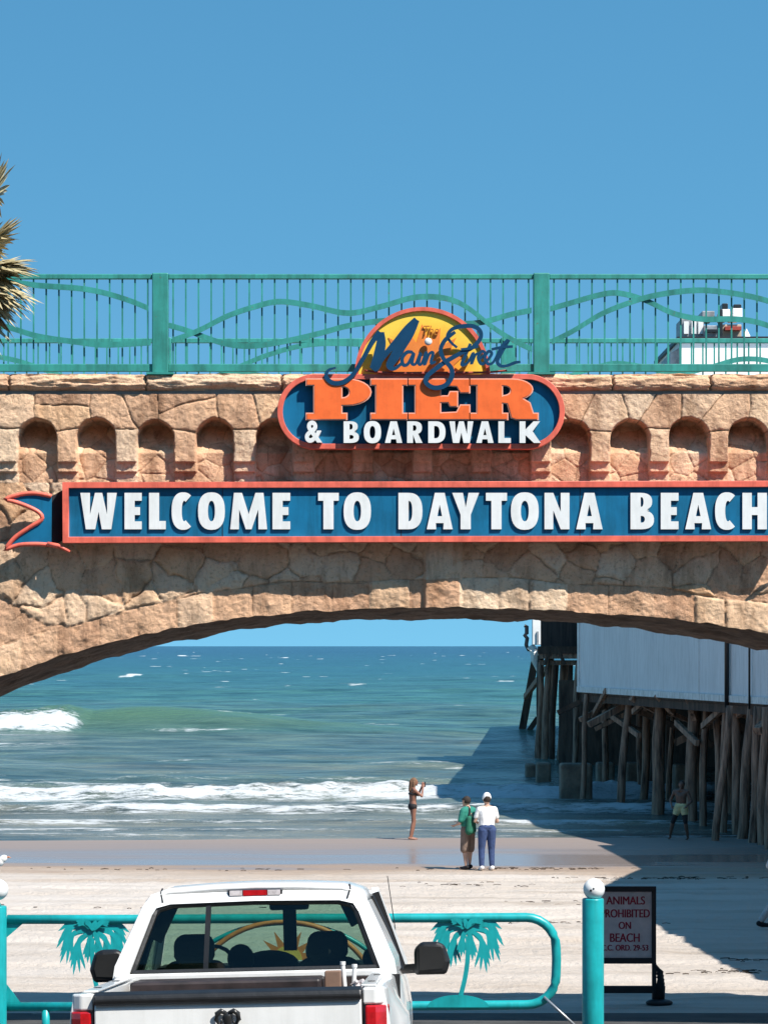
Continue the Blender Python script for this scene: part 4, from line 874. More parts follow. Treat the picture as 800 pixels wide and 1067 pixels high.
# ------------------------------------------------------------------ fan palm at the left edge
DP = 31.0; cP = W(-46, 280, DP)
pt = thing('palm_tree', 'fan palm with spiky dry fronds reaching in at the left edge', 'tree', (cP.x, DP, float(gz(DP))))
bm = bmesh.new(); zb = float(gz(DP)); H = cP.z-zb-.3
tube(bm, [(cP.x+.05*math.sin(k*.4), DP, zb-.2+(H+.2)*k/16) for k in range(17)], [.24-.05*k/16+.012*(k % 2) for k in range(17)], 20); from_bm('trunk', bm, M['trunk'], pt, smooth=True)
bm = bmesh.new(); rn = random.Random(12)
def fan(org, d, Lp, Rf, droop):
    d = Vector(d).normalized(); side = d.cross(Vector((0, 0, 1)))
    side = side.normalized() if side.length > .05 else Vector((0, 1, 0)); up = side.cross(d).normalized()
    hub = org+d*Lp-Vector((0, 0, droop*.3*Lp)); tube(bm, [org, org+d*Lp*.5+Vector((0, 0, .03)), hub], [.022, .016, .012], 5)
    n = 26
    for i in range(n):
        a = R(-105+210*i/(n-1))+rn.uniform(-.04, .04); l = Rf*(.72+.28*math.cos(a*.8))*rn.uniform(.82, 1.1)
        bd = (d*math.cos(a)+side*math.sin(a)+up*rn.uniform(-.10, .10)).normalized()
        wv = (up.cross(bd)).normalized(); prev = None; w0 = .030*rn.uniform(.8, 1.25); dr = droop*rn.uniform(.4, 1.5)
        for k in range(5):
            t = k/4; c = hub+bd*l*t-Vector((0, 0, 1))*dr*l*t**2.2*.8
            ww = w0*(math.sin(math.pi*(t*.86+.10)))**.8*(1 if t < .95 else .1)
            ring = (bm.verts.new(c+wv*ww-up*ww*.35), bm.verts.new(c+up*ww*.25), bm.verts.new(c-wv*ww-up*ww*.35))
            if prev:
                bm.faces.new((prev[0], prev[1], ring[1], ring[0])); bm.faces.new((prev[1], prev[2], ring[2], ring[1]))
            prev = ring
for i in range(46):
    a = 2*math.pi*(i*.381966); e_ = R(-52+125*((i+.5)/46)); 
    fan(cP+Vector((rn.uniform(-.06, .06), rn.uniform(-.06, .06), rn.uniform(-.3, .12))), (math.cos(a)*math.cos(e_), math.sin(a)*math.cos(e_), math.sin(e_)), rn.uniform(.30, .46), rn.uniform(.42, .54), .15+.3*rn.random())
for a, e_, lp, rf in ((8, 66, .95, .55), (35, 76, 1.05, .5), (-5, 42, .50, .5), (-5, -14, .40, .58), (20, -24, .38, .56), (-30, 5, .4, .56), (10, 12, .40, .56), (-15, -34, .36, .5)):
    a, e_ = R(a), R(e_); fan(cP+Vector((0, -.05, -.05)), (math.cos(a)*math.cos(e_), -abs(math.sin(a))*math.cos(e_), math.sin(e_)), lp, rf, .2)
from_bm('crown', bm, M['frond'], pt)
# ------------------------------------------------------------------ white pickup, local axes: x right, y forward, z up, origin under the back of the cab
tk = thing('pickup_truck', 'white pickup truck seen from behind, heading down to the beach gate', 'pickup truck', (-.875, 20.1, float(gz(20.1))+.0))
tk.rotation_euler = Euler((R(-3.9), R(-1.6), R(-2.0)), 'XYZ')
def T_(name, bm, m, smooth=False, parent=None, bev=0, sub=0):
    o = from_bm(name, bm, m, parent or tk, smooth, rel=False)
    if sub: s = o.modifiers.new('sub', 'SUBSURF'); s.levels = sub; s.render_levels = sub
    if bev: add_bevel(o, bev)
    return o
def loft(bm, rings, cap=True, close=True):
    V = [[bm.verts.new(p) for p in r] for r in rings]; n = len(V[0])
    for a, b in zip(V, V[1:]):
        for k in range(n if close else n-1): bm.faces.new((a[k], a[(k+1) % n], b[(k+1) % n], b[k]))
    if cap and close: bm.faces.new(V[0]); bm.faces.new(V[-1])
    return V
WP = M['white_paint']
# cab lower body and bonnet: closed loft along y
def sec(y, w, zt, zb=.48):
    half = [(w*.90, zb), (w*.97, zb+.12), (w*1.0, zb+.40), (w*1.0, zt-.28), (w*.975, zt-.10), (w*.94, zt-.02), (w*.85, zt)]
    return [(x, y, z) for x, z in half]+[(-x, y, z) for x, z in reversed(half)]
bm = bmesh.new(); loft(bm, [sec(.0, 1.02, 1.33), sec(.03, 1.03, 1.335), sec(.9, 1.04, 1.32), sec(2.2, 1.04, 1.28), sec(2.45, 1.03, 1.26), sec(3.3, 1.0, 1.20), sec(3.75, .95, 1.12), sec(3.85, .90, 1.02)])
T_('body', bm, WP, True, bev=.02)
# greenhouse: back panel with window opening
rw_o = [(-1.00, .02, 1.32), (-.985, .035, 1.42), (-.80, .20, 1.83), (-.74, .25, 1.915), (-.62, .29, 1.955), (0, .30, 1.975), (.62, .29, 1.955), (.74, .25, 1.915), (.80, .20, 1.83), (.985, .035, 1.42), (1.00, .02, 1.32)]
rw_i = [(-.885, .015, 1.365), (-.86, .035, 1.43), (-.735, .165, 1.765), (-.70, .185, 1.82), (-.60, .195, 1.845), (0, .20, 1.855), (.60, .195, 1.845), (.70, .185, 1.82), (.735, .165, 1.765), (.86, .035, 1.43), (.885, .015, 1.365)]
bm = bmesh.new()
Vo = [bm.verts.new(p) for p in rw_o]; Vi = [bm.verts.new(p) for p in rw_i]; Vd = [bm.verts.new((p[0]*.985, p[1]+.045, p[2])) for p in rw_i]
for a, b in ((Vo, Vi), (Vi, Vd)):
    for k in range(len(a)-1): bm.faces.new((a[k], a[k+1], b[k+1], b[k]))
bm.faces.new((Vo[0], Vi[0], Vi[-1], Vo[-1])); bm.faces.new((Vi[0], Vd[0], Vd[-1], Vi[-1]))
T_('back_panel', bm, WP)
# sill strip under the window
bm = bmesh.new(); box(bm, -.985, .985, -.012, .05, 1.31, 1.362); T_('window_sill', bm, WP, bev=.012)
# roof skin + drip edges
bm = bmesh.new(); rings = []
def roofsec(y, dz, s=1.0):
    return [(x*s, y, z+dz) for x, z in ((-.80, 1.83), (-.785, 1.875), (-.74, 1.915), (-.62, 1.955), (-.3, 1.973), (0, 1.978), (.3, 1.973), (.62, 1.955), (.74, 1.915), (.785, 1.875), (.80, 1.83))]
loft(bm, [roofsec(.245, -.02), roofsec(.30, 0), roofsec(.7, .012), roofsec(1.2, .01), roofsec(1.55, -.02), roofsec(1.68, -.055, .98)], cap=False, close=False)
o = T_('roof', bm, WP, True); s = o.modifiers.new('solid', 'SOLIDIFY'); s.thickness = .03; s.offset = -1
# pillars
for sd_, in ((-1,), (1,)):
    bm = bmesh.new(); rings = []
    for (x, y, z, wy) in ((1.0, .02, 1.32, .85), (.985, .035, 1.42, .84), (.90, .12, 1.62, .74), (.80, .20, 1.84, .62)):
        rings.append([(sd_*x, y, z), (sd_*(x+.004), y+wy, z), (sd_*(x-.05), y+wy, z), (sd_*(x-.05), y+.03, z)])
    loft(bm, rings); T_('rear_pillar', bm, WP, bev=.012)
    bm = bmesh.new(); beam(bm, (sd_*.975, 2.42, 1.28), (sd_*.79, 1.62, 1.88), .06, .08); T_('windscreen_pillar', bm, WP, bev=.01)
    bm = bmesh.new(); beam(bm, (sd_*.985, 1.35, 1.31), (sd_*.80, 1.30, 1.87), .05, .07); T_('door_pillar', bm, M['black_plastic'])
    bm = bmesh.new(); v = [bm.verts.new(p) for p in ((sd_*.98, .86, 1.33), (sd_*.975, 2.38, 1.30), (sd_*.785, 1.66, 1.86), (sd_*.79, .80, 1.86))]; bm.faces.new(v)
    T_('side_window', bm, M['glass_tint'])
    # black side window weather strip visible past the pillar
    bm = bmesh.new(); tube(bm, [(sd_*1.008, .88, 1.32), (sd_*.918, .86, 1.60), (sd_*.808, .83, 1.86)], .014, 6); T_('weather_strip', bm, M['black_plastic'])
    # roof joint: dark seam
    bm = bmesh.new(); tube(bm, [(sd_*.655, .205, 1.858), (sd_*.675, .262, 1.925), (sd_*.668, .31, 1.953)], .007, 6); T_('roof_seam', bm, M['black_plastic'])
# glass
bm = bmesh.new(); v = [bm.verts.new((p[0]*.99, p[1]+.035, p[2])) for p in rw_i]; bm.faces.new(v); rg = T_('rear_window', bm, M['glass_tint'])
bm = bmesh.new()
tube(bm, [(p[0]*.975, p[1]+.030, p[2]-(.012 if p[2] > 1.8 else 0)) for p in rw_i]+[(.885*.97, .045, 1.372), (-.885*.97, .045, 1.372)], .021, 6, close=True); T_('rubber_seal', bm, M['black_plastic'], parent=tk)
bm = bmesh.new()
for x in (-.32, .62): beam(bm, (x, .055, 1.37), (x*.98, .225, 1.84), .028, .02)
T_('slider_track', bm, M['black_plastic']) if False else bm.free()
bm = bmesh.new(); beam(bm, (-.345, .055, 1.37), (-.33, .225, 1.84), .035, .02); T_('slider_track', bm, M['black_plastic'])
bm = bmesh.new(); v = [bm.verts.new(p) for p in ((-.93, 2.42, 1.29), (.93, 2.42, 1.29), (.76, 1.68, 1.87), (-.76, 1.68, 1.87))]; bm.faces.new(v); T_('windscreen', bm, M['glass_front'])
# third brake light
bl = None
bm = bmesh.new(); box(bm, -.195, .195, .235, .30, 1.885, 1.937); bl = T_('high_brake_light', bm, M['dark_chrome'], bev=.008)
bm = bmesh.new(); box(bm, -.085, .085, .222, .24, 1.893, 1.930); T_('red_lens', bm, M['red_lens'], parent=bl)
for s in (-1, 1):
    bm = bmesh.new(); a, b = sorted((s*.09, s*.18)); box(bm, a, b, .222, .24, 1.893, 1.930); T_('clear_lens', bm, M['clear_lens'], parent=bl)
# interior
BS = M['black_seat']
bm = bmesh.new(); box(bm, -.90, .90, .09, 2.3, .62, 1.10); T_('cabin_floor', bm, BS)
bm = bmesh.new(); box(bm, -.93, .93, 2.0, 2.42, .9, 1.335); T_('dashboard', bm, BS, bev=.04)
for x in (-.47, .49):
    bm = bmesh.new(); loft(bm, [[(x-w, y, z), (x+w, y, z), (x+w, y+.14, z), (x-w, y+.14, z)] for y, z, w in ((.62, 1.0, .25), (.56, 1.2, .26), (.51, 1.36, .24), (.49, 1.43, .17))]); st_ = T_('seat', bm, BS, bev=.03)
    bm = bmesh.new(); loft(bm, [[(x-w, y, z), (x+w, y, z), (x+w, y+.11, z), (x-w, y+.11, z)] for y, z, w in ((.47, 1.40, .11), (.46, 1.46, .145), (.46, 1.57, .145), (.47, 1.62, .10))]); T_('headrest', bm, BS, bev=.03, parent=st_)
for x, z_, w_ in ((-.17, 1.50, .10), (.80, 1.48, .08)):
    bm = bmesh.new(); ball(bm, (x, .9, z_-.08), w_, 16, 10, (1, .6, 1.1)); T_('seat_head', bm, BS, True)
bm = bmesh.new(); ball(bm, (.02, 1.2, 1.36), .22, 18, 10, (1.0, .7, .5)); T_('console_lid', bm, BS, True)
bm = bmesh.new(); tube(bm, [(-.47+.19*math.cos(2*math.pi*k/20), 1.75+.06*math.sin(2*math.pi*k/20), 1.32+.17*math.sin(2*math.pi*k/20)) for k in range(20)], .017, 6, close=True); T_('steering_wheel', bm, M['black_plastic'], True)
bm = bmesh.new(); box(bm, .0, .30, 1.50, 1.54, 1.755, 1.835); mr_ = T_('cabin_mirror', bm, M['black_plastic'], bev=.03)
bm = bmesh.new(); beam(bm, (.15, 1.53, 1.89), (.15, 1.56, 1.45), .10, .03); T_('mirror_stem', bm, M['black_plastic'], parent=mr_)
bm = bmesh.new(); beam(bm, (.60, 1.45, 1.88), (.70, 1.50, 1.66), .03, .20); T_('sun_visor', bm, M['black_plastic'], bev=.01)
bm = bmesh.new(); beam(bm, (-.62, .28, 1.86), (-.75, .30, 1.60), .02, .16); T_('sun_shade', bm, M['black_plastic'], bev=.01)
bm = bmesh.new(); ball(bm, (.30, 1.9, 1.43), .06, 12, 8, (1, 1, 1.5)); T_('dash_ornament', bm, M['black_plastic'], True)
# door mirrors
for s in (-1, 1):
    bm = bmesh.new(); loft(bm, [[(s*(x0), y, z0), (s*x1, y, z0+.0), (s*(x1+.03), y, zm), (s*(x1-.01), y, z1-.02), (s*(x1-.06), y, z1), (s*(x0+.05), y, z1), (s*x0, y, z1-.05)] for y, x0, x1, z0, zm, z1 in ((1.38, 1.10, 1.31, 1.34, 1.42, 1.555), (1.42, 1.08, 1.33, 1.325, 1.42, 1.57), (1.52, 1.11, 1.30, 1.35, 1.42, 1.55))])
    bm.transform(Matrix.Translation((0, 0, -.075))); mi = T_('door_mirror', bm, M['black_plastic'], bev=.022)
    bm = bmesh.new(); v = [bm.verts.new((s*x, 1.375, z-.075)) for x, z in ((1.125, 1.36), (1.30, 1.37), (1.315, 1.43), (1.29, 1.53-.0), (1.125, 1.54))]; bm.faces.new(v); T_('mirror_glass', bm, M['emblem_black'], parent=mi)
    bm = bmesh.new(); beam(bm, (s*.98, 1.52, 1.29), (s*1.14, 1.45, 1.30), .05, .07); T_('mirror_arm', bm, M['black_plastic'], parent=mi)
# bed: side walls, rails, floor, front wall
for s in (-1, 1):
    bm = bmesh.new(); rings = []
    for y, bul in ((-2.02, 0), (-1.95, .012), (-1.6, .02), (-1.45, .06), (-1.25, .10), (-1.0, .11), (-.75, .10), (-.55, .06), (-.4, .02), (-.03, .01)):
        rings.append([(s*x, y, z) for x, z in ((.84, .62), (.84, 1.27), (.845, 1.325), (.88, 1.335), (.955, 1.332), (.985, 1.31), (1.0+bul*.25, 1.22), (1.01+bul*.9, 1.10), (1.015+bul, .90), (1.005+bul*.95, .72), (.97, .50), (.90, .48))])
    loft(bm, rings); T_('bed_side', bm, WP, True, bev=.008)
    bm = bmesh.new(); box(bm, *sorted((s*.835, s*.93)), -1.92, -.05, 1.337, 1.350); T_('bed_rail_cap', bm, M['white_paint'], bev=.004)
bm = bmesh.new(); box(bm, -.84, .84, -1.97, -.04, .60, .66); T_('bed_floor', bm, M['rubber'])
bm = bmesh.new(); box(bm, -.83, .83, -.10, -.037, .62, 1.318); T_('bed_front_wall', bm, mat('shaded_bed_wall', (.035, .022, .02), .7, var=.3))  # front wall's shade is put into its dark brown colour
bm = bmesh.new(); box(bm, -.80, .50, -.62, -.14, .70, 1.335); T_('tool_box', bm, mat('dark_tool_box', (.03, .02, .02), .5, var=.4), bev=.02)
# tailgate
bm = bmesh.new(); loft(bm, [[(x*s_, y, z) for s_, (y, z) in ((1, q_) for q_ in ((-2.0, .62), (-2.07, .64), (-2.085, .95), (-2.08, 1.24), (-2.06, 1.275), (-2.0, 1.275)))] for x in (-.842, -.5, 0, .5, .842)])
tg = T_('tailgate', bm, WP, bev=.01)
bm = bmesh.new(); loft(bm, [[(x, y, z) for y, z in ((-1.97, 1.265), (-2.10, 1.262), (-2.115, 1.29), (-2.10, 1.325), (-2.04, 1.345), (-1.97, 1.34))] for x in (-.845, -.83, 0, .83, .845)]); T_('tailgate_cap', bm, M['black_plastic'], parent=tg, bev=.012)
for s in (-1, 1):
    bm = bmesh.new(); box(bm, s*.8505-.004, s*.8505+.004, -2.058, -2.0, .64, 1.30); T_('tailgate_gap', bm, M['black_plastic'])
    bm = bmesh.new(); box(bm, *sorted((s*.90, s*1.022)), -.035, -.012, .5, 1.325); T_('cab_gap', bm, M['black_plastic'])
    for y in (-1.55, -.65):
        bm = bmesh.new(); box(bm, *sorted((s*.865, s*.91)), y-.04, y+.04, 1.3505, 1.3535); T_('stake_pocket', bm, M['emblem_black'])
bm = bmesh.new(); box(bm, -.60, .60, -2.094, -2.083, .70, .704); box(bm, -.60, .60, -2.094, -2.083, 1.02, 1.024); bm.free()
# emblem: dark curled-horn shield on the tailgate, and the handle below
bm = bmesh.new()
for s in (-1, 1):
    tube(bm, [(s*.012, -2.105, 1.195), (s*.05, -2.108, 1.212), (s*.085, -2.108, 1.19), (s*.092, -2.108, 1.145), (s*.07, -2.108, 1.11), (s*.046, -2.108, 1.125), (s*.05, -2.108, 1.155)], [.016, .021, .022, .02, .016, .011, .006], 8)
loft(bm, [[(x*w, y, z) for x, y in ((-1, -2.09), (1, -2.09), (.6, -2.115), (-.6, -2.115))] for z, w in ((1.205, .035), (1.16, .04), (1.10, .028), (1.06, .014))])
bm.transform(Matrix.Translation((0, -2.1, 1.17)) @ Matrix.Diagonal((.78, .6, .8, 1)) @ Matrix.Translation((0, 2.1, -1.16))); T_('emblem', bm, M['emblem_black'], True, parent=tg)
bm = bmesh.new(); box(bm, -.13, .13, -2.10, -2.07, .93, 1.0); T_('tailgate_handle', bm, M['black_plastic'], parent=tg, bev=.012)
# tail lights
for s in (-1, 1):
    bm = bmesh.new(); loft(bm, [[(s*.865, -1.98+dy, z), (s*.865, -2.075+dy, z), (s*.93, -2.075+dy, z), (s*.995, -2.03+dy, z), (s*1.015, -1.93+dy, z), (s*.95, -1.90+dy, z)] for z, dy in ((.78, .0), (.82, -.004), (1.18, -.004), (1.225, .0))])
    tl = T_('tail_light', bm, M['red_lens'], bev=.012)
    bm = bmesh.new(); box(bm, *sorted((s*.875, s*.955)), -2.084, -2.07, .90, .99); T_('reverse_lens', bm, M['clear_lens'], parent=tl)
    bm = bmesh.new(); loft(bm, [[(s*.85, -1.97+0*z, z), (s*.85, -2.06, z), (s*.93, -2.06, z), (s*.985, -2.02, z), (s*1.0, -1.93, z), (s*.95, -1.9, z)] for z in (1.232, 1.30, 1.333)]); T_('corner_cap', bm, WP, bev=.012)
bm = bmesh.new(); box(bm, -.98, .98, -2.27, -2.05, .46, .62); T_('rear_bumper', bm, M['chrome'], bev=.03)
# antenna on the right front wing
bm = bmesh.new(); tube(bm, [(.93, 2.75, 1.20), (.90, 2.72, 1.6), (.855, 2.68, 1.98)], [.005, .004, .003], 6); T_('antenna', bm, M['black_plastic'])
for s in (-1, 1):
    for y in (-1.0, 2.75):
        wz = .39
        bm = bmesh.new(); tr_m = Matrix.Translation((s*.88, y, wz)) @ Matrix.Rotation(R(90), 4, 'Y')
        bmesh.ops.create_cone(bm, cap_ends=True, segments=36, radius1=.39, radius2=.39, depth=.25, matrix=tr_m); wh = T_('wheel', bm, M['rubber'], bev=.03)
        bm = bmesh.new(); bmesh.ops.create_cone(bm, cap_ends=True, segments=28, radius1=.22, radius2=.20, depth=.02, matrix=Matrix.Translation((s*1.012, y, wz)) @ Matrix.Rotation(R(90), 4, 'Y')); T_('rim', bm, M['chrome'], parent=wh)
bm = bmesh.new()
for s in (-1, 1): pass
bm.free()
tk_m = Matrix.Translation(tk.location) @ tk.rotation_euler.to_matrix().to_4x4()
# loose things standing in the bed's right front corner
for i, (x, h_, lean) in enumerate(((.655, .21, -.015), (.71, .19, .01))):
    bm = bmesh.new(); tube(bm, [(x, -.33, 1.20), (x+lean, -.33, 1.20+h_)], .015, 12); tube(bm, [(x+lean, -.33, 1.20+h_), (x+lean, -.33, 1.20+h_+.022)], .019, 12)
    bm.transform(tk_m); o = from_bm('plastic_tube', bm, M['sign_white']); center_origin(o)
    tag(o, ('taller left' if i == 0 else 'shorter right')+' one of two short white tubes upright in the truck bed corner', 'tube', 'white tubes in the truck bed')
bm = bmesh.new()
rn = random.Random(3)
for k in range(7):
    a = (rn.uniform(.74, .80), -.40+rn.uniform(-.06, .06), 1.21+rn.uniform(0, .05)); tube(bm, [a, (a[0]+rn.uniform(-.05, .05), a[1]+.03, a[2]+.03), (a[0]+rn.uniform(-.02, .05), a[1], a[2]+.05)], [.02, .028, .012], 6)
bm.transform(tk_m); o = from_bm('crumpled_bag', bm, M['clear_lens'], smooth=False); tag(center_origin(o), 'small pale crumpled bag lying in the truck bed corner beside the tubes', 'bag')
bm = bmesh.new(); box(bm, .52, .63, -.46, -.34, 1.20, 1.375); bm.transform(tk_m); o = from_bm('small_carton', bm, mat('brown_card', (.22, .13, .09), .8)); add_bevel(o, .008); tag(center_origin(o), 'small brown carton in the truck bed just left of the white tubes', 'carton')
# ------------------------------------------------------------------ pier: white-walled hall standing on a forest of timber piles
rp = random.Random(5)
pier = thing('timber_pier', 'dark timber pier on many grey leaning piles at the right, running out into the sea', 'pier', (10, 95, SEA-1))
def pp_(px, py, D): return W(px, py, D)
zdk = E-1.62
def pile(x, y, zt, lean=0.0, leany=0.0, r=.19, m='wood'):
    r *= .68; z0 = min(SEA-1.6, float(gz(y))-.6); H = zt-z0
    bm = bmesh.new(); n = 8; w_ = rp.uniform(0, 6)
    pts = [(x-lean*(1-k/n)*H+.03*math.sin(w_+k*1.1), y+leany*(1-k/n)*H, z0+H*k/n) for k in range(n+1)]
    tube(bm, pts, [r*(1.06-.16*k/n)*rp.uniform(.95, 1.05) for k in range(n+1)], 10)
    from_bm('pile', bm, M[m], pier, smooth=True)
# piles seen in the front row under the white wall: px at top, px at the waterline, distance
for pxt, pxb, D, r in ((611, 606, 97, .14), (655, 645, 93, .20), (688, 684, 90, .30), (722, 719, 86, .27), (735, 731, 85, .17), (746, 749, 84, .17), (756, 752, 82, .16), (765, 768, 81, .20), (783, 772, 79, .22), (790, 784, 77, .20), (797, 793, 76, .20), (806, 801, 74, .2), (760, 745, 78, .15)):
    H = zdk-SEA; lean = (pxt-pxb)*D/F/H
    pile(W(pxt, 0, D).x, D, zdk, lean, 0, r)
# darker rows behind
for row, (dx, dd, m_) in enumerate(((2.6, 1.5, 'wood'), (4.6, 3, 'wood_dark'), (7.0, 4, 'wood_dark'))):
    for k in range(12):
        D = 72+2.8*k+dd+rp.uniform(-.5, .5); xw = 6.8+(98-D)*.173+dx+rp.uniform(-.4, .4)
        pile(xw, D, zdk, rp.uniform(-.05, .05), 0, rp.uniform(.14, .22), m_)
# seaward part of the pier
for pxt, pxb, D, r in ((564, 560, 131, .20), (571, 566, 129, .22), (579, 574, 131, .19), (587, 583, 130, .22), (595, 592, 129, .17), (602, 598, 126, .20), (575, 572, 140, .2), (590, 589, 142, .2), (609, 607, 136, .2), (621, 620, 128, .2), (634, 631, 130, .2), (648, 646, 128, .22), (664, 664, 131, .2), (680, 678, 130, .2), (698, 697, 132, .2)):
    zt = E-.75 if pxt < 605 else zdk-.1; H = zt-SEA
    pile(W(pxt, 0, D).x, D, zt, (pxt-pxb)*D/F/H, 0, r, 'wood' if r > .19 else 'wood_dark')
# outermost piles with rakers
pile(W(563, 0, 172).x, 172, E-.2, .01, 0, .22, 'wood_dark')
bm = bmesh.new(); beam(bm, W(557, 688, 172), W(542.5, 768, 172), .42, .42); from_bm('raking_pile', bm, M['wood_dark'], pier)
bm = bmesh.new(); beam(bm, W(569, 697, 150), W(547, 726, 165), .2, .3); from_bm('brace', bm, M['wood'], pier)
bm = bmesh.new(); v = [bm.verts.new(p) for p in (W(560, 745, 171), W(562, 766, 171), W(546, 766, 171), W(549, 762, 171))]; bm.free()
bm = bmesh.new(); beam(bm, W(560, 748, 171), W(547, 767, 171), .3, .3); from_bm('brace', bm, M['wood_dark'], pier)
for k, D in enumerate((140, 148, 157, 166, 174)):
    for px in (562, 572): pile(W(px+k*.6, 0, D).x, D, E-.5, rp.uniform(-.02, .02), 0, .2, 'wood_dark')
# cross braces under the hall
for a, b, D, w_ in (((613, 755), (665, 727), 94, .20), ((628, 727), (712, 760), 95, .18), ((657, 727), (690, 745), 91, .16), ((684, 724), (700, 742), 88, .15), ((604, 750), (640, 730), 97, .15), ((716, 727), (724, 750), 85, .12), ((788, 762), (800, 752), 76, .2), ((700, 744), (722, 753), 90, .12), ((660, 740), (620, 760), 99, .15), ((672, 735), (720, 752), 97, .15)):
    bm = bmesh.new(); beam(bm, W(a[0], a[1], D), W(b[0], b[1], D+.4), w_*1.2, w_); from_bm('brace', bm, M['wood'], pier)
for k in range(20):
    D = rp.uniform(74, 104); xw = 6.9+(98-D)*.173+rp.uniform(.6, 4.0); l = rp.uniform(1.2, 2.6); sg = rp.choice((-1, 1)); z = zdk-rp.uniform(.3, 1.3)
    bm = bmesh.new(); beam(bm, (xw-l/2, D, z-sg*l*.25), (xw+l/2, D+rp.uniform(-.6, .6), z+sg*l*.25), rp.uniform(.12, .2), rp.uniform(.14, .24)); from_bm('brace', bm, M['wood' if k % 2 else 'wood_dark'], pier)
for k in range(9):
    D = 76+2.6*k; xw = 6.75+(98-D)*.173; z = zdk-rp.uniform(.2, .9); sg = rp.choice((-1, 1))
    bm = bmesh.new(); beam(bm, (xw+.1, D+rp.uniform(0, 1), z), (xw+.25+rp.uniform(0, .5), D-rp.uniform(1.5, 3.4), z-sg*rp.uniform(.5, 1.1)), .12, .17); from_bm('brace', bm, M['wood'], pier)
# deck slabs and stringers
WL = [(6.63, 98), (6.63+.173*31, 67)]
def strip(name, A, B, depth, z0, z1, m, parent, inset=0):
    """box whose outer face runs from A to B, depth to its right"""
    d = (Vector((B[0], B[1], 0))-Vector((A[0], A[1], 0))).normalized(); nrm_ = Vector((-d.y, d.x, 0))
    if nrm_.x < 0: nrm_ = -nrm_
    a, b = Vector((A[0], A[1], 0))+nrm_*inset, Vector((B[0], B[1], 0))+nrm_*inset
    bm = bmesh.new(); c = [a, b, b+nrm_*depth, a+nrm_*depth]
    lo = [bm.verts.new((p.x, p.y, z0)) for p in c]; hi = [bm.verts.new((p.x, p.y, z1)) for p in c]
    bm.faces.new(lo); bm.faces.new(hi)
    for i in range(4): bm.faces.new((lo[i], lo[(i+1) % 4], hi[(i+1) % 4], hi[i]))
    return from_bm(name, bm, m, parent)
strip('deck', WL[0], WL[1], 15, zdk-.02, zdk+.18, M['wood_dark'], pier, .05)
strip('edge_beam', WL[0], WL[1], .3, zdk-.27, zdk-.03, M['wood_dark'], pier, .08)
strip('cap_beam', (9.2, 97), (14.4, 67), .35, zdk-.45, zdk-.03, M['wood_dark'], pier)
sx0 = W(560, 0, 128).x
def prism(poly_, z0, z1):
    bm = bmesh.new(); lo = [bm.verts.new((x, y, z0)) for x, y in poly_]; hi = [bm.verts.new((x, y, z1)) for x, y in poly_]; bm.faces.new(lo); bm.faces.new(hi); n = len(poly_)
    for i in range(n): bm.faces.new((lo[i], lo[(i+1) % n], hi[(i+1) % n], hi[i]))
    return bm
def xp(px, D): return W(px, 0, D).x
from_bm('deck', prism([(xp(560, 128), 128), (xp(600, 128)+15, 128), (xp(600, 176)+12, 176), (xp(562, 176), 176)], E-.35, E-.02), M['wood_dark'], pier)
# more dark piles deep under the hall and a timber bulkhead behind them
for k in range(22):
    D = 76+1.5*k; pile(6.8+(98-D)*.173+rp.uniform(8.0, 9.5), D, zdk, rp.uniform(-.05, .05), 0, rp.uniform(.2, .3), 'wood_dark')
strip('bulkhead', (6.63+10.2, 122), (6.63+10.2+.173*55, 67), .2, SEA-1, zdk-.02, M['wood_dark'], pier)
strip('bulkhead', (sx0+.9, 127.5), (sx0+12, 122), .2, SEA-1, zdk+.1, M['wood_dark'], pier)
for z_, h_, d_ in ((E-.45, .24, .05), (E-.75, .22, .25)):
    bm = bmesh.new(); box(bm, sx0+.1, sx0+12, 128+d_, 128.3+d_, z_-h_/2, z_+h_/2); from_bm('cap_beam', bm, M['wood'], pier)
for k in range(9):
    bm = bmesh.new(); x = sx0+.3+.9*k; beam(bm, (x, 128.0, E-.82), (x+.35*(-1)**k, 128.1, E-.02), .18, .12); from_bm('deck_bracket', bm, M['wood_dark'], pier)
from_bm('deck', prism([(xp(604, 98.6), 98.6), (22, 96), (22, 127.5), (xp(600, 127.5), 127.5)], zdk-.02, zdk+.17), M['wood_dark'], pier)
# concrete pile footings
for px0, px1, py0, py1, D in ((548, 558, 796, 818, 113), (559, 574, 795, 820, 109), (584, 617, 796, 838, 98), (622, 640, 795, 822, 107), (652, 671, 795, 828, 104), (676, 690, 794, 824, 108), (703, 716, 797, 836, 98)):
    a, b = W(px0, py0, D), W(px1, py1, D)
    bm = bmesh.new(); box(bm, a.x, b.x, D, D+1.1, SEA-1.2, a.z); o = from_bm('pile_footing', bm, M['concrete'], pier); add_bevel(o, .08)
# hall: pale wall, trim, down pipes, roof
hall = thing('pier_hall', 'long pale blue-grey windowless wall of the hall on the pier, above the timber piles', 'building', (9, 82, zdk))
zt_ = E+3.0
strip('wall', WL[0], WL[1], 14, zdk+.18, zt_, M['pier_wall'], hall)
strip('base_trim', (WL[0][0]-.02, WL[0][1]+.1), WL[1], .08, zdk+.05, zdk+.24, M['pier_trim'], hall, -.06)
strip('corner_trim', (WL[0][0], WL[0][1]+.12), (WL[0][0]+.04, WL[0][1]-.12), .12, zdk+.05, zt_, M['pier_trim'], hall, -.06)
strip('roof', (WL[0][0]-.05, WL[0][1]+.3), WL[1], 14.6, zt_, zt_+.25, M['pier_trim'], hall, -.2)
from_bm('rear_wing', prism([(xp(604.5, 98.9), 98.9), (20, 98.9), (20, 127), (xp(601, 127), 127)], zdk+.18, E+2.9), M['pier_wall'], hall)
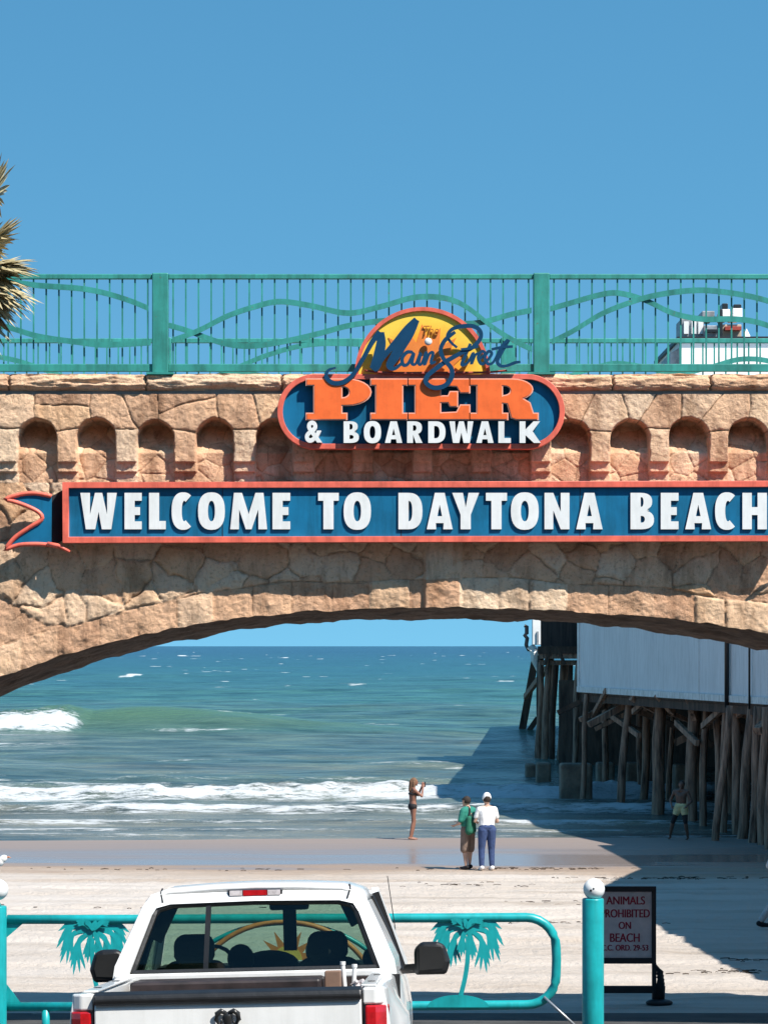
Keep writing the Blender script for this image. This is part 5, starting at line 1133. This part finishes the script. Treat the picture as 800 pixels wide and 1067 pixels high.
def onwall(px):
    # wall point seen at px
    for i in range(4000):
        D = 98-i*.01; x = 6.63+(98-D)*.173
        if 400+x*F/D >= px: return x, D
for px, r in ((760.5, .07), (784, .03)):
    x, D = onwall(px); bm = bmesh.new(); tube(bm, [(x-.10, D, zdk-.1), (x-.10, D, zt_)], r, 8); from_bm('down_pipe', bm, M['emblem_black'], hall, smooth=True)
for px in (728,):
    x, D = onwall(px); bm = bmesh.new(); beam(bm, (x-.012, D, zdk+.25), (x-.012, D, zt_), .018, .012); from_bm('panel_joint', bm, M['pier_trim'], hall)
# darker timber-clad block behind, seaward
bk = thing('pier_shed', 'dark brown timber shed on the pier between the pale wall and the sea', 'shed', (sx0+8, 130, E))
from_bm('wall', prism([(xp(563, 128.6), 128.6), (xp(563, 128.6)+14, 128.6), (xp(565, 136)+14, 136), (xp(565, 136), 136)], E-.02, E+2.2), mat('brown_boards', (.055, .038, .032), .85, var=.35, scale=2, stretch=(4, 4, .3)), bk)
from_bm('roof', prism([(xp(562, 128.3), 128.3), (xp(563, 128.6)+14.2, 128.3), (xp(565, 136)+14.2, 136.2), (xp(564, 136), 136.2)], E+2.2, E+2.4), M['wood_dark'], bk)
# white box with a dark bracket at the corner of the deck
eb = thing('equipment_cabinet', 'narrow white cabinet with dark bracket hanging off the outer corner of the pier', 'cabinet', W(558, 700, 171))
bm = bmesh.new(); a, b = W(554, 672, 171), W(563.5, 640, 171); box(bm, a.x, b.x, 170.6, 171.2, a.z, b.z); add_bevel(from_bm('case', bm, M['bld_white'], eb), .04)
bm = bmesh.new(); a, b = W(558.5, 672, 171), W(560.5, 658, 171); box(bm, a.x, b.x, 170.5, 170.59, a.z, b.z); from_bm('vent', bm, M['grey_metal'], eb)
bm = bmesh.new(); tube(bm, [W(546, 652, 171), W(548.5, 653, 171), W(548.5, 660, 171), W(546.5, 662, 171), W(549, 665, 171), W(548, 672, 171), W(551, 678, 171)], .12, 6); from_bm('bracket', bm, M['black_frame'], eb)
bm = bmesh.new(); tube(bm, [W(552, 673, 171), W(557, 680, 171), W(556, 688, 171), W(562, 697, 171)], [.3, .3, .2, .24], 7); from_bm('hanging_cover', bm, M['bld_white'], eb)
# tall white block above the bridge, roof plant on top
tb = thing('white_block', 'tall white building with grey roof plant rising behind the railing at upper right', 'building', (W(760, 0, 119).x, 119, E-1))
a = W(708, 355, 119); x0 = a.x
bm = bmesh.new(); box(bm, x0, x0+15, 119, 129, E-.02, a.z); from_bm('wall', bm, M['bld_white'], tb)
bm = bmesh.new(); box(bm, x0-.12, x0+15.2, 118.85, 129.2, a.z, a.z+.16); from_bm('parapet', bm, M['black_frame'], tb)
def wb(name, px0, px1, py0, py1, m, D=120, dep=2.0, bev=.03):
    p, q = W(px0, py1, D), W(px1, py0, D); bm = bmesh.new(); box(bm, p.x, q.x, D, D+dep, p.z, q.z); return add_bevel(from_bm(name, bm, m, tb), bev)
wb('screen_wall', 709, 733, 332, 352, M['grey_metal']); 
for px in (712, 720, 727): wb('vent_panel', px, px+5, 335, 348, M['bld_white'], D=119.9, dep=.09, bev=.01)
wb('air_unit', 731, 744, 324, 332, M['grey_metal'], D=121); wb('air_unit', 733, 748, 339, 353, M['grey_metal'], D=119.6)
wb('dark_duct', 749, 752.5, 322, 352, M['emblem_black'], D=119.5, dep=.6); wb('tank', 752, 760, 322, 331, M['bld_white'], D=120); wb('tank', 763, 773, 321, 331, M['bld_white'], D=120)
wb('cowl', 752, 758, 316, 322, M['emblem_black'], D=120, dep=1); wb('cowl', 764, 772, 317, 321, M['emblem_black'], D=120, dep=1)
wb('stair_house', 752, 772, 338, 354, M['bld_tan'], D=120.2, dep=3); wb('pipe_rack', 735, 748, 343, 346, M['emblem_black'], D=119.3, dep=.3, bev=.01); wb('ledge', 755, 772, 340, 344, M['brown_red'], D=119.8, dep=.4, bev=.01)
bm = bmesh.new(); c = W(778, 353, 119.5)
v = [bm.verts.new(p) for p in (c+Vector((-.18, 0, 0)), c+Vector((.18, 0, 0)), c+Vector((.18, .4, 0)), c+Vector((-.18, .4, 0)))]; ap = bm.verts.new(c+Vector((0, .2, .45))); bm.faces.new(v)
for i in range(4): bm.faces.new((v[i], v[(i+1) % 4], ap))
from_bm('vent_cap', bm, M['bld_white'], tb)
bm = bmesh.new(); y0_ = 119.4
pr = [W(708, 362, y0_), W(698, 368, y0_), W(698, 386, y0_), W(708, 386, y0_)]
f_ = [bm.verts.new(Vector((p.x-(.01 if i in (0, 3) else 0), y0_, p.z))) for i, p in enumerate(pr)]; k_ = [bm.verts.new(v.co+Vector((0, 4, 0))) for v in f_]; bm.faces.new(f_); bm.faces.new(k_)
for i in range(4): bm.faces.new((f_[i], f_[(i+1) % 4], k_[(i+1) % 4], k_[i]))
from_bm('lean_to', bm, M['grey_metal'], tb)
# boardwalk building standing just right of the view; its roof edge shades the beach
bw = thing('boardwalk_building', 'tan flat-roofed boardwalk building at the right of the beach, shading the sand', 'building', (14, 56, E-5.2))
poly = [(10.3, 39.75), (9.0, 56.0), (10.65, 62.5), (10.4, 71.8), (24, 71.8), (24, 39.75)]
bm = bmesh.new(); lo = [bm.verts.new((x, y, E-5.4)) for x, y in poly]; hi = [bm.verts.new((x, y, E+3.0)) for x, y in poly]; bm.faces.new(lo); bm.faces.new(hi)
for i in range(len(poly)): bm.faces.new((lo[i], lo[(i+1) % 6], hi[(i+1) % 6], hi[i]))
from_bm('wall', bm, M['bld_tan'], bw)
for k in range(5):
    t = (k+.5)/5; x, y = 10.3-1.3*t, 39.75+16.25*t
    bm = bmesh.new(); box(bm, x-.14, x+.05, y-.9, y+.9, E-.6, E+1.2); wd = from_bm('window', bm, M['bld_white'], bw)
    bm = bmesh.new(); box(bm, x-.17, x-.1, y-.78, y+.78, E-.5, E+1.1); o = from_bm('pane', bm, M['dark_glass'], wd, rel=False); o.data.transform(Matrix.Translation(-base(bw)))

# unseen blocks added behind the viewpoint to keep low sky light off the bridge
def blocker_mat():
    m, nt, b = new_mat('blocker_facade'); L = nt.links.new
    tc = N(nt, 'ShaderNodeTexCoord'); mp = N(nt, 'ShaderNodeMapping'); L(tc.outputs['Object'], mp.inputs[0]); mp.inputs['Rotation'].default_value = (R(90), 0, 0)
    br = N(nt, 'ShaderNodeTexBrick', Scale=1.0); br.offset = 0; br.inputs['Brick Width'].default_value = 2.6; br.inputs['Row Height'].default_value = 3.0; br.inputs['Mortar Size'].default_value = .55
    br.inputs['Color1'].default_value = (.03, .04, .05, 1); br.inputs['Color2'].default_value = (.05, .05, .05, 1); br.inputs['Mortar'].default_value = (.30, .24, .18, 1)
    L(mp.outputs[0], br.inputs['Vector']); L(br.outputs['Color'], b.inputs['Base Color']); b.inputs['Roughness'].default_value = .6
    return m
for i, (x0_, x1_, h_, y_) in enumerate(((-52, -7.5, 27, -14), (7.5, 50, 24, -16), (-30, 30, 38, -60))):
    ht = thing('sky_blocker', ('tall tan block added at left behind the viewpoint to cut low sky light', 'tall tan block added at right behind the viewpoint to cut low sky light', 'tallest block added far behind the viewpoint to cut low sky light')[i], 'sky_blocker', ((x0_+x1_)/2, y_-8, E-4))
    bm = bmesh.new(); box(bm, x0_, x1_, y_-16, y_, E-4.2, E-4.2+h_); from_bm('wall', bm, blocker_mat(), ht)
    bm = bmesh.new(); box(bm, x0_-.3, x1_+.3, y_-16.3, y_+.3, E-4.2+h_, E-3.6+h_); from_bm('roof', bm, M['bld_tan'], ht)

# ------------------------------------------------------------------ people
def capsule(bm, p0, r0, p1, r1, n=5, fl=1.0, seg=10):
    """rounded tapering limb piece"""
    p0, p1 = Vector(p0), Vector(p1)
    bmesh.ops.create_icosphere(bm, subdivisions=2, radius=r0, matrix=Matrix.Translation(p0))
    bmesh.ops.create_icosphere(bm, subdivisions=2, radius=r1, matrix=Matrix.Translation(p1))
    tube(bm, [p0, p1], [r0, r1], seg)
def vox(name, bm, vs_, m, parent, smooth=2):
    me = bpy.data.meshes.new(name); bmesh.ops.recalc_face_normals(bm, faces=bm.faces); bm.to_mesh(me); bm.free()
    o = bpy.data.objects.new(name, me); me.materials.append(m); COL.objects.link(o); o.parent = parent
    md = o.modifiers.new('remesh', 'REMESH'); md.mode = 'VOXEL'; md.voxel_size = vs_; md.use_smooth_shade = True
    if smooth: s = o.modifiers.new('smooth', 'SMOOTH'); s.iterations = smooth; s.factor = .5
    return o
def J(d, k): return Vector(d[k])
def hand(bm, w_, d):
    """palm and five fingers continuing the forearm direction d"""
    d = Vector(d).normalized(); a, b = frame_of(d)
    capsule(bm, w_, .024, w_+d*.07, .032)
    for i, l in enumerate((.066, .078, .072, .055)):
        o_ = w_+d*.085+a*(-.03+.02*i); capsule(bm, o_, .0095, o_+d*l*.55+b*.01, .009); capsule(bm, o_+d*l*.55+b*.01, .009, o_+d*l+b*.03, .0075)
    capsule(bm, w_+d*.03+a*-.03, .012, w_+d*.075+a*-.06+b*.015, .009)
def person(label, loc, rz, j, skin_, group=None, scale=1.0):
    """j: joint positions in metres, figure faces +y before rz"""
    t = thing('person', label, 'person', loc, rz, group); t.scale = (scale,)*3
    bm = bmesh.new()
    hd = J(j, 'head'); face = Vector(j.get('face', (0, 1, 0))).normalized()
    bmesh.ops.create_icosphere(bm, subdivisions=3, radius=.1, matrix=Matrix.Translation(hd) @ face.to_track_quat('Y', 'Z').to_matrix().to_4x4() @ Matrix.Diagonal((.78, .95, 1.13, 1)))
    sd_ = face.cross(Vector((0, 0, 1))).normalized()
    capsule(bm, hd+face*.09+Vector((0, 0, -.005)), .012, hd+face*.108+Vector((0, 0, -.02)), .014)   # nose
    capsule(bm, hd+face*.075+Vector((0, 0, -.085)), .022, hd+face*.06+Vector((0, 0, -.07)), .03)      # chin
    for s in (-1, 1):
        capsule(bm, hd+sd_*s*.078+Vector((0, 0, -.02)), .014, hd+sd_*s*.082+Vector((0, 0, .012)), .016)  # ear
        capsule(bm, hd+sd_*s*.034+face*.083+Vector((0, 0, -.048)), .008, hd+face*.089+Vector((0, 0, -.05)), .008)  # lips
        capsule(bm, hd+sd_*s*.05+face*.077+Vector((0, 0, .026)), .009, hd+sd_*s*.018+face*.088+Vector((0, 0, .028)), .009)  # brow
    nk = J(j, 'neck'); ch = J(j, 'chest'); wa = J(j, 'waist'); pe = J(j, 'pelvis')
    capsule(bm, nk, .055, hd+Vector((0, 0, -.06)), .052)
    shl, shr = J(j, 'shL'), J(j, 'shR'); hl, hr = J(j, 'hipL'), J(j, 'hipR')
    k = j.get('w', 1.0)
    for a, ra, b, rb in ((nk, .06, shl, .058*k), (nk, .06, shr, .058*k), (shl, .06*k, ch, .11*k), (shr, .06*k, ch, .11*k), (ch, .115*k, wa, .10*k), (wa+Vector((.05, 0, 0)), .085*k, pe+Vector((.06, 0, 0)), .10*k), (wa-Vector((.05, 0, 0)), .085*k, pe-Vector((.06, 0, 0)), .10*k), (ch+Vector((.06, 0, 0)), .10*k, wa+Vector((.05, 0, 0)), .085*k), (ch-Vector((.06, 0, 0)), .10*k, wa-Vector((.05, 0, 0)), .085*k)): capsule(bm, a, ra, b, rb)
    for s in 'LR':
        sh, elb, wr = J(j, 'sh'+s), J(j, 'el'+s), J(j, 'wr'+s)
        capsule(bm, sh, .052*k, elb, .038*k); capsule(bm, elb, .038*k, wr, .025); hand(bm, wr, wr-elb)
        hp, kn, an = J(j, 'hip'+s), J(j, 'kn'+s), J(j, 'an'+s)
        capsule(bm, hp, .088*k, kn, .055*k); capsule(bm, kn, .055*k, kn+(an-kn)*.35, .056*k); capsule(bm, kn+(an-kn)*.35, .056*k, an, .034)
        fd = Vector(j.get('foot'+s, (0, 1, 0))).normalized()
        capsule(bm, an+Vector((0, 0, -.03))-fd*.03, .036, an+fd*.09+Vector((0, 0, -.055)), .030); capsule(bm, an+fd*.09+Vector((0, 0, -.055)), .030, an+fd*.15+Vector((0, 0, -.065)), .022)
        for q in range(5): capsule(bm, an+fd*.14+sd_*(-.03+.015*q)*1.0+Vector((0, 0, -.07)), .011, an+fd*(.185-.008*q)+sd_*(-.03+.015*q)+Vector((0, 0, -.072)), .009)
    vox('body', bm, .0085, skin_, t, 1)
    return t
def garment(name, t, m, segs, vs_=.012, smooth=3):
    bm = bmesh.new()
    for a, ra, b, rb in segs: capsule(bm, a, ra, b, rb)
    return vox(name, bm, vs_, m, t, smooth)
def stand(h=1.7, w=1.0, **kw):
    j = dict(head=(0, .01, 1.58), neck=(0, 0, 1.41), chest=(0, 0, 1.24), waist=(0, 0, 1.05), pelvis=(0, 0, .95), shL=(-.17*w, 0, 1.36), shR=(.17*w, 0, 1.36),
             elL=(-.23*w, -.02, 1.08), elR=(.23*w, -.02, 1.08), wrL=(-.24, .06, .86), wrR=(.24, .06, .86), hipL=(-.095, 0, .90), hipR=(.095, 0, .90),
             knL=(-.10, .02, .50), knR=(.10, .02, .50), anL=(-.10, 0, .09), anR=(.10, 0, .09), w=w)
    j.update(kw); return j
V = Vector
def hairm(t, hd, m, long=False, face=(0, 1, 0)):
    f = V(face).normalized(); bm = bmesh.new()
    bmesh.ops.create_icosphere(bm, subdivisions=2, radius=.108, matrix=Matrix.Translation(hd-f*.018+V((0, 0, .022))) @ Matrix.Diagonal((.88, .95, 1.0, 1)))
    if long:
        sd_ = f.cross(V((0, 0, 1)))
        capsule(bm, hd-f*.06, .085, hd-f*.10+V((0, 0, -.22)), .065); capsule(bm, hd-f*.09+V((0, 0, -.2)), .065, hd-f*.09+V((0, 0, -.36)), .03)
        for s in (-1, 1): capsule(bm, hd+sd_*s*.07-f*.03, .04, hd+sd_*s*.09-f*.03+V((0, 0, -.2)), .035)
    return vox('hair', bm, .012, m, t, 2)
def shoes(t, j, m, nm='shoe'):
    for s in 'LR':
        an = J(j, 'an'+s); fd = Vector(j.get('foot'+s, (0, 1, 0))).normalized()
        garment(nm, t, m, [(an+V((0, 0, -.025))-fd*.035, .052, an+V((0, 0, -.045))+fd*.02, .05), (an+V((0, 0, -.048))+fd*.02, .048, an+fd*.16+V((0, 0, -.06)), .036)], .011)
def at(px, D): return (W(px, 0, D).x, D, float(gz(D))+.005)
# 1 woman wading, arms raised to her face
j = stand(w=.92, elL=(-.17, .20, 1.20), elR=(.19, .20, 1.19), wrL=(-.05, .26, 1.42), wrR=(.06, .27, 1.40), knL=(-.07, .06, .50), anL=(-.06, -.02, .08), knR=(.09, -.01, .49), anR=(.10, -.10, .08), head=(0, .04, 1.57))
p = person('woman in a dark bikini with long hair standing in the shallows', at(430, 78.6), R(-75), j, M['skin_tan'])
hairm(p, V(j['head']), M['hair_brown'], True)
garment('bikini_top', p, M['c_black'], [((-.09, .07, 1.25), .065, (.09, .07, 1.25), .065), ((-.12, -.06, 1.25), .04, (.12, -.06, 1.25), .04), ((-.14, .03, 1.25), .035, (-.13, -.05, 1.25), .03), ((.14, .03, 1.25), .035, (.13, -.05, 1.25), .03)])
garment('bikini_bottom', p, M['c_black'], [((-.075, -.01, .90), .112, (.075, -.01, .90), .112), ((0, 0, .90), .09, (0, 0, .84), .05)])
bm = bmesh.new(); box(bm, -.045, .045, .335, .35, 1.43, 1.57); ph_ = from_bm('phone', bm, M['black_frame'], None)
ph_.location = p.location; ph_.rotation_euler = p.rotation_euler; tag(ph_, 'dark phone held up by the woman in the bikini', 'phone'); add_bevel(ph_, .006)
# 2 man in teal shirt with a green bag
j = stand(w=1.05, elL=(-.25, .05, 1.08), elR=(.23, .10, 1.10), wrL=(-.16, .26, 1.02), wrR=(.12, .30, 1.08), head=(-.01, .05, 1.57), face=(.05, 1, -.15), anL=(-.11, -.03, .09), anR=(.10, .04, .09))
p = person('man in teal shirt and khaki shorts with a green bag, beside the woman in white', at(487.5, 66.3), R(50), j, M['skin_fair'])
hairm(p, V(j['head']), M['hair_dark'])
garment('shirt', p, M['c_teal'], [((-.17, 0, 1.35), .088, (.17, 0, 1.35), .088), ((-.08, 0, 1.34), .125, (-.07, 0, 1.04), .125), ((.08, 0, 1.34), .125, (.07, 0, 1.04), .125), ((-.19, 0, 1.35), .078, (-.235, .03, 1.15), .07), ((.19, 0, 1.35), .078, (.215, .06, 1.16), .07), ((-.05, 0, 1.0), .125, (.05, 0, 1.0), .125)])
garment('shorts', p, M['c_khaki'], [((-.06, 0, 1.0), .125, (.06, 0, 1.0), .125), ((-.095, 0, .92), .115, (-.11, .02, .47), .10), ((.095, 0, .92), .115, (.11, .02, .47), .10)])
shoes(p, j, M['c_black'])
garment('cap_visor', p, M['c_black'], [((-.05, .10, 1.63), .022, (.05, .10, 1.63), .022), ((0, .1, 1.63), .03, (0, .17, 1.61), .02)])
bg_ = thing('shoulder_bag', 'dark green shoulder bag slung on the back of the man in the teal shirt', 'bag', p.location, p.rotation_euler.z)
o = garment('pouch', bg_, M['c_green'], [((-.16, -.16, 1.18), .075, (-.18, -.17, .90), .095), ((-.05, -.17, 1.16), .07, (-.06, -.18, .92), .09)])
bm = bmesh.new(); tube(bm, [(-.16, -.17, 1.2), (-.10, -.13, 1.40), (-.02, .0, 1.47), (.08, .13, 1.35), (.15, .14, 1.15)], .02, 6, flat=.5); from_bm('strap', bm, M['c_black'], bg_, rel=False)
# 3 woman in white T-shirt, white hat and jeans, back to the viewer
j = stand(w=1.0, elL=(-.26, .04, 1.10), elR=(.25, .03, 1.09), wrL=(-.17, .24, 1.06), wrR=(.12, .24, 1.06), anL=(-.12, 0, .09), anR=(.11, -.02, .09))
p = person('woman in white T-shirt, white hat and blue jeans standing on the sand', at(507, 66.0), R(12), j, M['skin_fair'], scale=1.03)
garment('t_shirt', p, M['c_white'], [((-.17, 0, 1.35), .078, (.17, 0, 1.35), .078), ((-.08, 0, 1.32), .118, (-.06, 0, .98), .118), ((.08, 0, 1.32), .118, (.06, 0, .98), .118), ((0, 0, 1.32), .12, (0, 0, .97), .125), ((-.19, 0, 1.34), .062, (-.235, .025, 1.20), .058), ((.19, 0, 1.34), .062, (.23, .02, 1.19), .058)])
garment('jeans', p, M['c_denim'], [((-.06, -.01, .97), .122, (.06, -.01, .97), .122), ((-.095, -.02, .90), .118, (-.115, .02, .50), .082), ((.095, -.02, .90), .118, (.11, .02, .50), .082), ((-.115, .02, .50), .08, (-.12, 0, .13), .062), ((.11, .02, .50), .08, (.11, -.02, .13), .062)])
hairm(p, V(j['head']), M['hair_dark'])
garment('sun_hat', p, M['c_white'], [((0, -.005, 1.655), .09, (0, .005, 1.62), .105), ((0, .06, 1.60), .08, (0, .15, 1.59), .04)])
shoes(p, j, M['c_white'])
# 4 bather under the pier in pale yellow shorts, legs apart
j = stand(w=1.08, hipL=(-.10, 0, .90), hipR=(.10, 0, .90), knL=(-.15, .08, .50), anL=(-.19, -.02, .09), knR=(.22, .06, .50), anR=(.33, -.04, .10), elL=(-.30, .02, 1.10), wrL=(-.22, .16, .98), elR=(.31, -.01, 1.12), wrR=(.24, .12, .98), waist=(-.01, 0, 1.05), head=(-.03, .03, 1.57))
p = person('shirtless bather in pale yellow shorts in the shade beside the pier piles', at(709, 78.5), R(160), j, M['skin_dark'], scale=.96)
hairm(p, V(j['head']), M['hair_dark'])
garment('shorts', p, M['c_yellow'], [((-.06, 0, .96), .122, (.06, 0, .96), .122), ((-.095, 0, .90), .118, (-.115, .03, .76), .105), ((.095, 0, .90), .118, (.13, .02, .76), .105)])
garment('leggings', p, M['c_black'], [((-.12, .03, .74), .088, (-.15, .08, .50), .066), ((.14, .02, .74), .088, (.22, .06, .50), .066)])
# 5 walker mostly cut off by the right edge
j = stand(anL=(-.10, -.26, .12), knL=(-.10, -.02, .50), anR=(.10, .22, .09), knR=(.10, .16, .50), elL=(-.2, -.1, 1.1), wrL=(-.2, .02, .9))
p = person('walker in pale trousers and black shoes, mostly cut off by the right edge', at(808, 51.6), R(-90), j, M['skin_fair'])
hairm(p, V(j['head']), M['hair_dark'])
garment('trousers', p, M['c_grey'], [((-.06, 0, .97), .12, (.06, 0, .97), .12), ((-.095, 0, .90), .115, (-.10, -.02, .50), .085), ((.095, 0, .90), .115, (.10, .16, .50), .085), ((-.10, -.02, .50), .08, (-.10, -.24, .17), .062), ((.10, .16, .50), .08, (.10, .21, .15), .062)])
garment('shirt', p, M['c_grey'], [((-.17, 0, 1.35), .085, (.17, 0, 1.35), .085), ((-.08, 0, 1.34), .125, (-.07, 0, 1.0), .12), ((.08, 0, 1.34), .125, (.07, 0, 1.0), .12), ((-.19, 0, 1.35), .07, (-.2, -.1, 1.12), .06), ((.19, 0, 1.35), .07, (.23, -.02, 1.1), .06)])
shoes(p, j, M['c_black'])
